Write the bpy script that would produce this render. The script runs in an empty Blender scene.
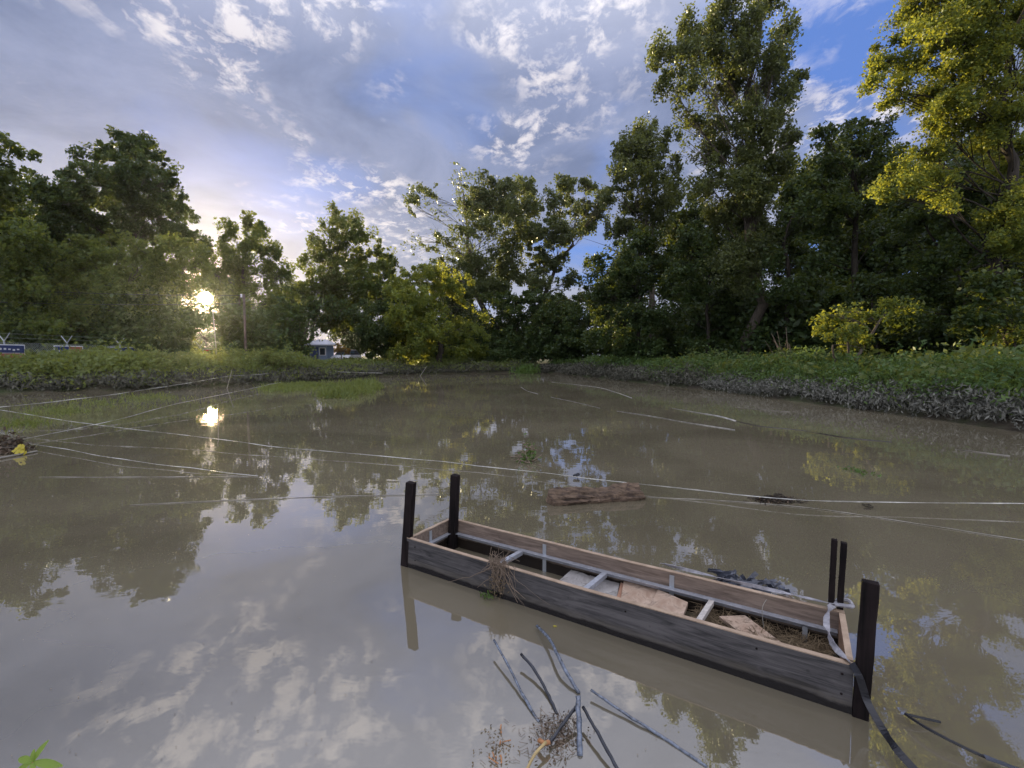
import bpy, math, random
import numpy as np
from mathutils import Vector, Matrix

# ------------------------------------------------------------------ camera, sky, sun, exposure
S = bpy.context.scene
COL = S.collection
F = 460.0; PITCH = math.radians(3.48); CAMZ = 1.55
cam_d = bpy.data.cameras.new('camera'); cam = bpy.data.objects.new('camera', cam_d); COL.objects.link(cam)
cam_d.sensor_width = 36.0; cam_d.lens = 36.0 * F / 1024.0; cam_d.clip_end = 3000; cam_d.clip_start = 0.05
cam.location = (0, 0, CAMZ); cam.rotation_euler = (math.radians(90) - PITCH, 0, 0)
S.camera = cam
S.view_settings.view_transform = 'Standard'; S.view_settings.look = 'None'
S.view_settings.gamma = 1; S.view_settings.use_curve_mapping = False
S.view_settings.exposure = 1.1
HAZE = 0.00018
S.cycles.use_denoising = True
S.cycles.max_bounces = 7; S.cycles.diffuse_bounces = 3; S.cycles.glossy_bounces = 3
S.cycles.transmission_bounces = 3; S.cycles.transparent_max_bounces = 6; S.cycles.volume_bounces = 0
S.cycles.sample_clamp_indirect = 6.0

def ray(u, v):
    x, y = (u - 512.0) / F, (384.0 - v) / F
    cp, sp = math.cos(PITCH), math.sin(PITCH)
    return np.array([x, cp + y * sp, -sp + y * cp])
def at(u, v, Y):
    d = ray(u, v); t = Y / d[1]
    return np.array([0, 0, CAMZ]) + d * t
def onz(u, v, z=0.0):
    d = ray(u, v); t = (z - CAMZ) / d[2]
    return np.array([0, 0, CAMZ]) + d * t

SUN_AZ = math.radians(33.4)      # to the left of straight ahead
SUN_EL = math.radians(5.9)
SUND = np.array([-math.sin(SUN_AZ) * math.cos(SUN_EL), math.cos(SUN_AZ) * math.cos(SUN_EL), math.sin(SUN_EL)])
sl = bpy.data.lights.new('sun', 'SUN'); so = bpy.data.objects.new('sun', sl); COL.objects.link(so)
sl.energy = 5.0; sl.angle = math.radians(0.6); sl.color = (1.0, 0.83, 0.48)
so.rotation_euler = Vector(SUND).to_track_quat('Z', 'Y').to_euler()

class NT:
    def __init__(self, nt): self.nt = nt; nt.nodes.clear()
    def n(self, t, **kw):
        nd = self.nt.nodes.new(t)
        for k, v in kw.items():
            if k.startswith('i_'): nd.inputs[k[2:].replace('_', ' ')].default_value = v
            else: setattr(nd, k, v)
        return nd
    def l(self, a, b): self.nt.links.new(a, b)
    def val(self, s, v):
        if isinstance(v, (int, float)): s.default_value = v
        elif isinstance(v, (tuple, list)): s.default_value = v if len(v) == len(s.default_value) else tuple(v) + (1,)
        else: self.l(v, s)
    def math(self, op, a, b=None, c=None, clamp=False):
        m = self.n('ShaderNodeMath', operation=op, use_clamp=clamp)
        self.val(m.inputs[0], a)
        if b is not None: self.val(m.inputs[1], b)
        if c is not None: self.val(m.inputs[2], c)
        return m.outputs[0]
    def mix(self, f, a, b, mode='MIX'):
        m = self.n('ShaderNodeMix', data_type='RGBA', blend_type=mode)
        self.val(m.inputs[0], f); self.val(m.inputs[6], a); self.val(m.inputs[7], b)
        return m.outputs[2]
    def ramp(self, f, stops, interp='LINEAR'):
        r = self.n('ShaderNodeValToRGB'); r.color_ramp.interpolation = interp
        e = r.color_ramp.elements
        while len(e) < len(stops): e.new(0.5)
        for x, (p, c) in zip(e, stops):
            x.position = p; x.color = (c, c, c, 1) if isinstance(c, (int, float)) else tuple(c) + (1,)
        self.val(r.inputs[0], f)
        return r.outputs[0]
    def noise(self, vec, scale, detail=4, rough=0.5, dist=0.0, dim='3D', w=None):
        t = self.n('ShaderNodeTexNoise', noise_dimensions=dim)
        t.inputs['Scale'].default_value = scale; t.inputs['Detail'].default_value = detail
        t.inputs['Roughness'].default_value = rough; t.inputs['Distortion'].default_value = dist
        if vec is not None: self.l(vec, t.inputs['Vector'])
        if w is not None: t.inputs['W'].default_value = w
        return t.outputs['Fac']
    def mapping(self, vec, scale=(1, 1, 1), loc=(0, 0, 0), rot=(0, 0, 0)):
        m = self.n('ShaderNodeMapping'); self.l(vec, m.inputs[0])
        m.inputs['Scale'].default_value = scale; m.inputs['Location'].default_value = loc; m.inputs['Rotation'].default_value = rot
        return m.outputs[0]

W = bpy.data.worlds.new('World'); S.world = W; W.use_nodes = True
w = NT(W.node_tree)
tc = w.n('ShaderNodeTexCoord').outputs['Generated']
sky = w.n('ShaderNodeTexSky', sky_type='NISHITA')
sky.sun_disc = False; sky.sun_elevation = SUN_EL; sky.sun_rotation = -SUN_AZ; sky.dust_density = 1.0; sky.ozone_density = 2.5
sep = w.n('ShaderNodeSeparateXYZ'); w.l(tc, sep.inputs[0])
dz = w.math('MAXIMUM', sep.outputs[2], 0.0)
k = w.math('DIVIDE', 1.0, w.math('ADD', dz, 0.14))
vm = w.n('ShaderNodeVectorMath', operation='SCALE'); w.l(tc, vm.inputs[0]); w.l(k, vm.inputs['Scale'])
flat = w.n('ShaderNodeVectorMath', operation='MULTIPLY'); w.l(vm.outputs[0], flat.inputs[0]); flat.inputs[1].default_value = (1, 1, 0)
pos = flat.outputs[0]
def patch(u, v, width):
    """soft patch of sky around one direction, width in degrees"""
    d = ray(u, v); d = d / np.linalg.norm(d)
    q = w.n('ShaderNodeVectorMath', operation='DOT_PRODUCT'); w.l(tc, q.inputs[0]); q.inputs[1].default_value = tuple(d)
    return w.math('POWER', w.math('MAXIMUM', q.outputs['Value'], 0.0), 0.69 / (1 - math.cos(math.radians(width))))
def total_of(lst):
    s_ = lst[0]
    for x_ in lst[1:]: s_ = w.math('ADD', s_, x_)
    return s_
veil_n = w.noise(w.mapping(pos, loc=(3.1, 7.7, 0)), 0.8, 5, 0.5, 0.4)
gapm = total_of([w.math('MULTIPLY', patch(*g[:3]), g[3]) for g in [(430, 60, 7, .12), (700, 20, 5, .12), (560, 20, 4, .10), (610, 245, 6, .16), (860, 60, 9, .22), (120, 20, 8, -.08), (60, 130, 10, -.08), (620, 110, 6, .10), (330, 30, 8, .08), (900, 180, 9, .15)]])
veil = w.ramp(w.math('SUBTRACT', veil_n, gapm), [(0.30, 0.0), (0.42, 0.9), (0.7, 1.0)])
shade_n = w.noise(w.mapping(pos, loc=(1.3, 2.2, 4)), 2.2, 8, 0.62, 0.5)
puff_n = w.noise(w.mapping(pos, loc=(9.4, 1.1, 2), rot=(0, 0, .6), scale=(1.0, .8, 1)), 12.5, 10, 0.64, 0.25)
area_n = w.noise(w.mapping(pos, loc=(5.0, 3.0, 8)), 4.6, 4, 0.55, 0.2)
am = total_of([w.math('MULTIPLY', patch(*g[:3]), g[3]) for g in [(228, 60, 2.6, .20), (265, 15, 2.2, .18), (340, 15, 2.6, .20), (388, 95, 2.2, .18), (335, 45, 1.8, .12), (520, 115, 5, .13), (590, 10, 6, .24), (640, 60, 4, .12), (770, 110, 9, .2), (330, 215, 6, .22), (420, 225, 5, .20), (520, 160, 5, .16), (900, 120, 8, .08), (120, -25, 6, .24), (345, -45, 5, .2), (250, -70, 5, .2), (180, -110, 6, .2), (480, -60, 6, .18), (40, 90, 2, .06)]])
puff = w.math('MULTIPLY', w.ramp(puff_n, [(0.48, 0.0), (0.61, 1.0)]), w.ramp(w.math('ADD', w.math('MULTIPLY', area_n, 0.62), am), [(0.42, 0.0), (0.58, 1.0)]))
dot = w.n('ShaderNodeVectorMath', operation='DOT_PRODUCT'); w.l(tc, dot.inputs[0]); dot.inputs[1].default_value = tuple(SUND)
cosv = w.math('MAXIMUM', dot.outputs['Value'], 0.0)
low = w.ramp(dz, [(0.0, 1.0), (0.45, 0.0)], 'EASE')
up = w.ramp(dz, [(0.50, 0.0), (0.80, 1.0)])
skyc = w.mix(1.0, sky.outputs[0], (0.035, 0.035, 0.04), 'MULTIPLY')
blue = w.mix(1.0, skyc, (0.075, 0.145, 0.40), 'ADD')
veilc = w.mix(w.ramp(shade_n, [(0.33, 0.0), (0.66, 1.0)]), (0.132, 0.156, 0.232), (0.245, 0.272, 0.375))
veilc = w.mix(w.math('MULTIPLY', low, 0.8), veilc, (0.39, 0.39, 0.44))
base = w.mix(w.math('MULTIPLY', veil, 0.93), blue, veilc)
puffc = w.mix(low, (0.66, 0.62, 0.64), (0.90, 0.80, 0.72))
withp = w.mix(w.math('MULTIPLY', puff, 0.8), base, puffc)
# unseen fill light added overhead, and glow of the low sun in the air
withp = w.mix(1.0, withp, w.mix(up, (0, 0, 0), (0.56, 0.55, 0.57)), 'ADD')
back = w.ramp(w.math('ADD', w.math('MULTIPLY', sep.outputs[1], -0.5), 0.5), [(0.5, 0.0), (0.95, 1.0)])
withp = w.mix(1.0, withp, w.mix(back, (0, 0, 0), (0.62, 0.62, 0.66)), 'ADD')  # brightness added to the unseen sky behind the camera to fill the foreground
glow = w.math('MULTIPLY', w.math('POWER', cosv, 30.0), 0.085)
glow2 = w.math('MULTIPLY', w.math('POWER', cosv, 900.0), 2.6)
disc = w.math('MULTIPLY', w.math('GREATER_THAN', dot.outputs['Value'], math.cos(math.radians(0.62))), 420.0)
gsum = w.math('ADD', w.math('ADD', glow, glow2), disc)
gm = w.n('ShaderNodeVectorMath', operation='SCALE'); gm.inputs[0].default_value = (1.0, 0.60, 0.27); w.l(gsum, gm.inputs['Scale'])
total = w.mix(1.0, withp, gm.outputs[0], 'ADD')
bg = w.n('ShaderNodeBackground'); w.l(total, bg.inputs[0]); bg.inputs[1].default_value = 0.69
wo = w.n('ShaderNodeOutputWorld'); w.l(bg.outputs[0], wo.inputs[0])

# ------------------------------------------------------------------ helpers
rng = np.random.default_rng(7)
def tag(o, label=None, cat=None, group=None, kind=None):
    if label: o['label'] = label
    if cat: o['category'] = cat
    if group: o['group'] = group
    if kind: o['kind'] = kind
    return o
def empty(name, loc=(0, 0, 0)):
    o = bpy.data.objects.new(name, None); COL.objects.link(o); o.location = tuple(float(c) for c in loc); o.empty_display_size = .2
    return o
class MB:
    """collects polygons in world space, built as ONE mesh object"""
    def __init__(self): self.V = []; self.Fc = []; self.n = 0; self.q = []
    def add(self, verts, faces):
        verts = np.asarray(verts, float).reshape(-1, 3)
        self.V.append(verts); off = self.n
        self.Fc.extend([[i + off for i in f] for f in faces]); self.n += len(verts)
    def quads(self, verts):      # (N*4,3) independent quads
        verts = np.asarray(verts, float).reshape(-1, 3)
        self.V.append(verts); self.q.append(np.arange(self.n, self.n + len(verts))); self.n += len(verts)
    def box(self, c, ax, ay, az, jitter=0.0):   # centre, three half-axis vectors
        c, ax, ay, az = [np.asarray(a, float) for a in (c, ax, ay, az)]
        vs = [c + sx * ax + sy * ay + sz * az for sz in (-1, 1) for sx, sy in ((-1, -1), (1, -1), (1, 1), (-1, 1))]
        if jitter: vs = [p + rng.normal(0, jitter, 3) for p in vs]
        fs = [(0, 3, 2, 1), (4, 5, 6, 7), (0, 1, 5, 4), (1, 2, 6, 5), (2, 3, 7, 6), (3, 0, 4, 7)]
        if np.dot(np.cross(ax, ay), az) < 0: fs = [f[::-1] for f in fs]
        self.add(vs, fs)
    def tube(self, pts, rad, sides=6, flat=1.0, cap=True):
        pts = np.asarray(pts, float); n = len(pts)
        rad = np.broadcast_to(np.asarray(rad, float), (n,))
        tang = np.gradient(pts, axis=0); tang /= np.linalg.norm(tang, axis=1)[:, None] + 1e-9
        ref = np.array([0, 0, 1.0]) if abs(tang[:, 2]).mean() < 0.8 else np.array([1.0, 0, 0])
        a = np.cross(tang, ref); a /= np.linalg.norm(a, axis=1)[:, None] + 1e-9
        b = np.cross(a, tang)
        th = np.linspace(0, 2 * np.pi, sides, endpoint=False)
        vs = pts[:, None, :] + rad[:, None, None] * (np.cos(th)[None, :, None] * a[:, None, :] + flat * np.sin(th)[None, :, None] * b[:, None, :])
        fs = [(i * sides + j, i * sides + (j + 1) % sides, (i + 1) * sides + (j + 1) % sides, (i + 1) * sides + j) for i in range(n - 1) for j in range(sides)]
        if cap: fs += [tuple(range(sides))[::-1], tuple((n - 1) * sides + j for j in range(sides))]
        self.add(vs.reshape(-1, 3), fs)
    def build(self, name, mat, parent=None, smooth=False, bevel=0.0):
        me = bpy.data.meshes.new(name)
        V = np.concatenate(self.V) if self.V else np.zeros((0, 3))
        org = np.zeros(3)
        if parent is not None: org = np.array(parent.matrix_world.translation) if parent.parent is None and parent.type == 'EMPTY' else np.zeros(3)
        if parent is not None:
            o_, p_ = np.zeros(3), parent
            while p_ is not None: o_ += np.array(p_.location); p_ = p_.parent
            org = o_
            V = V - org
            loc = (0, 0, 0)
        else:
            c = V.mean(0) if len(V) else np.zeros(3); c[2] = V[:, 2].min(); V = V - c; loc = tuple(float(t) for t in c)
        if self.q and not self.Fc:
            q = np.concatenate(self.q); nf = len(q) // 4
            me.vertices.add(len(V)); me.vertices.foreach_set('co', V.astype(np.float32).ravel())
            me.loops.add(nf * 4); me.loops.foreach_set('vertex_index', q.astype(np.int32))
            me.polygons.add(nf); me.polygons.foreach_set('loop_start', np.arange(0, nf * 4, 4, dtype=np.int32))
            me.update(calc_edges=True)
        else:
            fs = list(self.Fc)
            for q in self.q: fs += [tuple(int(t) for t in r) for r in q.reshape(-1, 4)]
            me.from_pydata(V.tolist(), [], fs)
        me.materials.append(mat)
        if smooth: me.polygons.foreach_set('use_smooth', [True] * len(me.polygons))
        o = bpy.data.objects.new(name, me); COL.objects.link(o); o.location = loc
        if parent is not None: o.parent = parent
        if bevel:
            m = o.modifiers.new('bevel', 'BEVEL'); m.width = bevel; m.segments = 2; m.limit_method = 'ANGLE'
        me.update()
        return o
def rnd_dirs(n, r=None):
    v = (r or rng).normal(size=(n, 3)); return v / np.linalg.norm(v, axis=1)[:, None]
def leafquads(c, L, Wd, nrm=None, droop=None):
    n = len(c)
    nrm = rnd_dirs(n) if nrm is None else nrm
    t = rnd_dirs(n)
    if droop is not None: t[:, 2] -= droop
    a = t - (t * nrm).sum(1)[:, None] * nrm; a /= np.linalg.norm(a, axis=1)[:, None] + 1e-9
    b = np.cross(nrm, a)
    L = np.broadcast_to(L, (n,))[:, None]; Wd = np.broadcast_to(Wd, (n,))[:, None]
    q = np.stack([c - a * L, c + b * Wd - a * L * .1, c + a * L, c - b * Wd - a * L * .1], 1)
    return q.reshape(-1, 3)

# ------------------------------------------------------------------ materials
def newmat(name):
    m = bpy.data.materials.new(name); m.use_nodes = True
    return m, NT(m.node_tree)
def finish(t, sh, disp=None):
    o = t.n('ShaderNodeOutputMaterial'); t.l(sh, o.inputs[0])
def principled(t, col, rough=0.7, spec=0.3, metal=0.0, bump=None, bstr=0.3, bdist=0.01):
    p = t.n('ShaderNodeBsdfPrincipled')
    t.val(p.inputs['Base Color'], col); t.val(p.inputs['Roughness'], rough)
    p.inputs['Specular IOR Level'].default_value = spec; p.inputs['Metallic'].default_value = metal
    if bump is not None:
        b = t.n('ShaderNodeBump'); b.inputs['Strength'].default_value = bstr; b.inputs['Distance'].default_value = bdist
        t.l(bump, b.inputs['Height']); t.l(b.outputs[0], p.inputs['Normal'])
    return p.outputs[0]
def leafmat(name, dark, light, trans, tfac=0.35, rough=0.5, clump=0.35):
    m, t = newmat(name)
    r = t.n('ShaderNodeNewGeometry').outputs['Random Per Island']
    tcx = t.n('ShaderNodeTexCoord').outputs['Object']
    cl = t.noise(tcx, clump, 2, 0.5)
    f = t.math('ADD', t.math('MULTIPLY', r, 0.6), t.math('MULTIPLY', t.ramp(cl, [(0.35, 0), (0.65, 1)]), 0.4))
    cl2 = t.noise(tcx, clump * 3.2, 3, 0.6)
    f = t.math('ADD', t.math('MULTIPLY', f, .6), t.math('MULTIPLY', t.ramp(cl2, [(0.36, 0), (0.62, 1)]), 0.45))
    col = t.ramp(f, [(0.1, dark), (0.9, light)])
    p = principled(t, col, rough, 0.35)
    tr = t.n('ShaderNodeBsdfTranslucent'); t.val(tr.inputs[0], t.mix(r, trans, tuple(min(1, c * 1.5) for c in trans)))
    mx = t.n('ShaderNodeMixShader'); mx.inputs[0].default_value = tfac
    t.l(p, mx.inputs[1]); t.l(tr.outputs[0], mx.inputs[2]); finish(t, mx.outputs[0])
    return m
def woodmat(name, c1, c2, scale=(1.2, 30, 30), rough=0.75, spec=0.3, bstr=0.4, stain=None, metal=0.0):
    m, t = newmat(name)
    o = t.n('ShaderNodeTexCoord').outputs['Generated' if False else 'Object']
    g = t.noise(t.mapping(o, scale=scale), 2.0, 6, 0.6, 0.6)
    s = t.noise(o, 5.0, 5, 0.6, 0.3)
    f = t.math('ADD', t.math('MULTIPLY', g, 0.7), t.math('MULTIPLY', s, 0.3))
    col = t.ramp(f, [(0.35, c1), (0.65, c2)])
    if stain is not None:
        col = t.mix(t.ramp(t.noise(o, 9.0, 6, 0.7, 0.8), [(0.5, 0.0), (0.68, 0.85)]), col, stain)
    finish(t, principled(t, col, rough, spec, metal, bump=g, bstr=bstr, bdist=0.004))
    return m
def plain(name, col, rough=0.6, spec=0.3, metal=0.0, var=0.35, scale=12.0, bstr=0.2):
    m, t = newmat(name)
    o = t.n('ShaderNodeTexCoord').outputs['Object']
    nz = t.noise(o, scale, 6, 0.65, 0.3)
    c1 = tuple(c * (1 - var) for c in col); c2 = tuple(min(1, c * (1 + var)) for c in col)
    finish(t, principled(t, t.ramp(nz, [(0.3, c1), (0.7, c2)]), rough, spec, metal, bump=nz, bstr=bstr, bdist=0.004))
    return m

M = {}
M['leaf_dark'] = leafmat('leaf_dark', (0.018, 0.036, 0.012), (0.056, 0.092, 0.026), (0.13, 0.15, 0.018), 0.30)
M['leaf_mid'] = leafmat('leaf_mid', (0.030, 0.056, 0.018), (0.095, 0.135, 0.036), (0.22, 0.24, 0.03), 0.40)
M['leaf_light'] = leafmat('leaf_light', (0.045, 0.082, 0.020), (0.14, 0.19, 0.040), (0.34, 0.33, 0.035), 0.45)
M['leaf_poplar'] = leafmat('leaf_poplar', (0.034, 0.056, 0.024), (0.125, 0.145, 0.055), (0.19, 0.21, 0.04), 0.35, rough=0.42)
M['leaf_orange'] = leafmat('leaf_orange', (0.12, 0.08, 0.02), (0.25, 0.16, 0.03), (0.3, 0.18, 0.02), 0.4)
M['weed'] = leafmat('weed', (0.035, 0.085, 0.022), (0.125, 0.195, 0.058), (0.16, 0.21, 0.035), 0.38)
M['weed_warm'] = leafmat('weed_warm', (0.055, 0.09, 0.028), (0.17, 0.21, 0.065), (0.25, 0.26, 0.04), 0.38)
M['muddy_leaf'] = leafmat('muddy_leaf', (0.05, 0.05, 0.036), (0.24, 0.235, 0.20), (0.05, 0.05, 0.03), 0.1, rough=0.7, clump=1.6)
M['muddy_dark'] = leafmat('muddy_dark', (0.030, 0.030, 0.020), (0.15, 0.145, 0.11), (0.05, 0.05, 0.03), 0.1, rough=0.7, clump=.9)
M['muddy_stem'] = plain('muddy_stem', (0.10, 0.085, 0.065), 0.8)
M['grass'] = leafmat('grass', (0.05, 0.10, 0.02), (0.10, 0.17, 0.04), (0.14, 0.19, 0.03), 0.35)
M['bark'] = woodmat('bark', (0.05, 0.042, 0.034), (0.15, 0.125, 0.10), scale=(4, 4, 0.8), rough=0.9, spec=0.1)
M['bark_dark'] = woodmat('bark_dark', (0.025, 0.02, 0.016), (0.07, 0.06, 0.05), scale=(4, 4, 0.8), rough=0.9, spec=0.1)

# ------------------------------------------------------------------ ground and water
POND = np.array([(-70, 12), (-40, 17), (-22, 19.6), (-16.8, 20.8), (-14.6, 25.3), (-11.6, 28.5), (-10.4, 37), (-8.0, 40.5), (-3, 42.5), (2.5, 43.5), (4.6, 40),
                 (5.7, 34), (7.4, 27), (9.0, 21.8), (9.9, 15.5), (10.3, 11.5), (10.7, 7.5), (11.6, 2), (12.5, -6), (-70, -6)], float)
def sdist(P):
    """signed distance to the shore: negative in the pond"""
    P = np.asarray(P, float); d = np.full(len(P), 1e9); inside = np.zeros(len(P), bool)
    n = len(POND)
    for i in range(n):
        a, b = POND[i], POND[(i + 1) % n]
        ab = b - a; t = np.clip(((P - a) @ ab) / (ab @ ab), 0, 1)
        d = np.minimum(d, np.linalg.norm(P - (a + t[:, None] * ab), axis=1))
        c = ((a[1] > P[:, 1]) != (b[1] > P[:, 1])) & (P[:, 0] < (b[0] - a[0]) * (P[:, 1] - a[1]) / (b[1] - a[1] + 1e-12) + a[0])
        inside ^= c
    return np.where(inside, -d, d)
def wob(x, y):
    return 0.5 * np.sin(x * 1.3 + 1.7 * np.sin(y * 0.9)) + 0.3 * np.sin(y * 2.1 + x * 0.7) + 0.2 * np.sin(x * 4.1 - y * 3.3)
def gz(x, y):
    P = np.stack([np.atleast_1d(x), np.atleast_1d(y)], 1); d = sdist(P) + 0.22 * wob(P[:, 0], P[:, 1])
    h = np.where(d < 0, np.maximum(d * 0.5, -0.7), 0.5 * (1 - np.exp(-np.maximum(d, 0) / 0.8)) + 0.01 * np.maximum(d, 0).clip(0, 60))
    return h + np.where(d > 0, 0.05, 0.0) * wob(P[:, 0] * 1.7, P[:, 1] * 1.9)
def axis_pts():
    a = np.concatenate([-np.geomspace(60, 1500, 22)[::-1], np.arange(-59, 60, 0.6), np.geomspace(60, 1500, 22)])
    return a
xs = axis_pts(); ys = axis_pts()
X, Y = np.meshgrid(xs, ys); Z = gz(X.ravel(), Y.ravel())
V = np.stack([X.ravel(), Y.ravel(), Z], 1)
nx, ny = len(xs), len(ys)
ii, jj = np.meshgrid(np.arange(nx - 1), np.arange(ny - 1)); b0 = (jj * nx + ii).ravel()
m, t = newmat('ground_soil')
o = t.n('ShaderNodeTexCoord').outputs['Object']
n1 = t.noise(o, 0.6, 6, 0.6); n2 = t.noise(o, 9.0, 6, 0.7)
c = t.mix(t.ramp(n1, [(0.4, 0), (0.6, 1)]), (0.055, 0.045, 0.032), (0.045, 0.060, 0.022))
c = t.mix(t.ramp(n2, [(0.45, 0), (0.7, 0.6)]), c, (0.11, 0.095, 0.07))
finish(t, principled(t, c, 0.9, 0.15, bump=n2, bstr=0.8, bdist=0.05)); M['ground'] = m
me = bpy.data.meshes.new('ground'); me.from_pydata(V.tolist(), [], np.stack([b0, b0 + 1, b0 + nx + 1, b0 + nx], 1).tolist())
me.materials.append(M['ground']); me.polygons.foreach_set('use_smooth', [True] * len(me.polygons))
go = bpy.data.objects.new('ground', me); COL.objects.link(go); tag(go, 'muddy ground under the weeds and trees around the pond', kind='structure')

m, t = newmat('muddy_water')
o = t.n('ShaderNodeTexCoord').outputs['Object']
big = t.noise(o, 0.35, 4, 0.55, 0.5)
col = t.mix(t.ramp(big, [(0.40, 0), (0.60, 1)]), (0.134, 0.115, 0.077), (0.176, 0.151, 0.103))
rip = t.math('ADD', t.noise(t.mapping(o, scale=(1, 1.6, 1)), 1.6, 4, 0.5, 0.4), t.math('MULTIPLY', t.noise(o, 7.0, 2, 0.5), 0.06))
p = t.n('ShaderNodeBsdfPrincipled'); t.val(p.inputs['Base Color'], col)
p.inputs['Roughness'].default_value = 0.010; p.inputs['IOR'].default_value = 2.9
b = t.n('ShaderNodeBump'); b.inputs['Strength'].default_value = 0.03; b.inputs['Distance'].default_value = 0.05
t.l(rip, b.inputs['Height']); t.l(b.outputs[0], p.inputs['Normal']); finish(t, p.outputs[0]); M['water'] = m
mb = MB(); mb.add([(-90, -6, 0), (20, -6, 0), (20, 60, 0), (-90, 60, 0)], [(0, 1, 2, 3)])
wt = mb.build('water', M['water']); tag(wt, 'still brown flood water of the pond mirroring sky and trees', kind='structure')

# ------------------------------------------------------------------ trees
EYE = np.array([0, 0, CAMZ]); EYE_M = np.array([0, 0, -CAMZ])
CORR = []       # (point, radius, keep): sunlit openings between the crowns
def open_gaps(c, own=False):
    keep = np.ones(len(c), bool)
    for e, r0, r1 in ((EYE, 0.50, 1.8), (EYE_M, 1.3, 4.6)):
        d = c - e; dn = d / np.linalg.norm(d, axis=1)[:, None]
        ang = np.degrees(np.arccos(np.clip(dn @ SUND, -1, 1)))
        pr = np.clip((ang - r0) / (r1 - r0), 0, 1) * 0.9 + 0.1 * (ang > r0)
        keep &= rng.random(len(c)) < np.where(ang > r1, 1.0, pr)
    for P, r, kp in CORR:
        d = c - P; al = d @ SUND; perp = np.linalg.norm(d - al[:, None] * SUND, axis=1)
        hit = (al > 5.0) & (perp < r * (1 + 0.3 * np.sin(c[:, 2] * 3 + c[:, 0] * 2)))
        keep &= ~hit | (rng.random(len(c)) < kp)
    return keep
def bez(a, b, n, sag, r):
    t = np.linspace(0, 1, n)[:, None]; mid = (a + b) / 2 + r.normal(0, 1, 3) * np.linalg.norm(b - a) * 0.10 + np.array([0, 0, sag])
    return (1 - t) ** 2 * a + 2 * t * (1 - t) * mid + t ** 2 * b
def field(p, wl, seed):
    """smooth random field, about -1..1, features of size wl metres"""
    r = np.random.default_rng(seed); o = np.zeros(len(p))
    for _ in range(7):
        k = rnd_dirs(1, r)[0] * (2 * np.pi / (wl * r.uniform(.7, 1.6))); q = p @ k + r.uniform(0, 6.28)
        o += np.sin(q + 1.1 * np.sin(p @ k[[1, 2, 0]] * .7 + r.uniform(0, 6.28)))
    return o / 2.6
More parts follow.
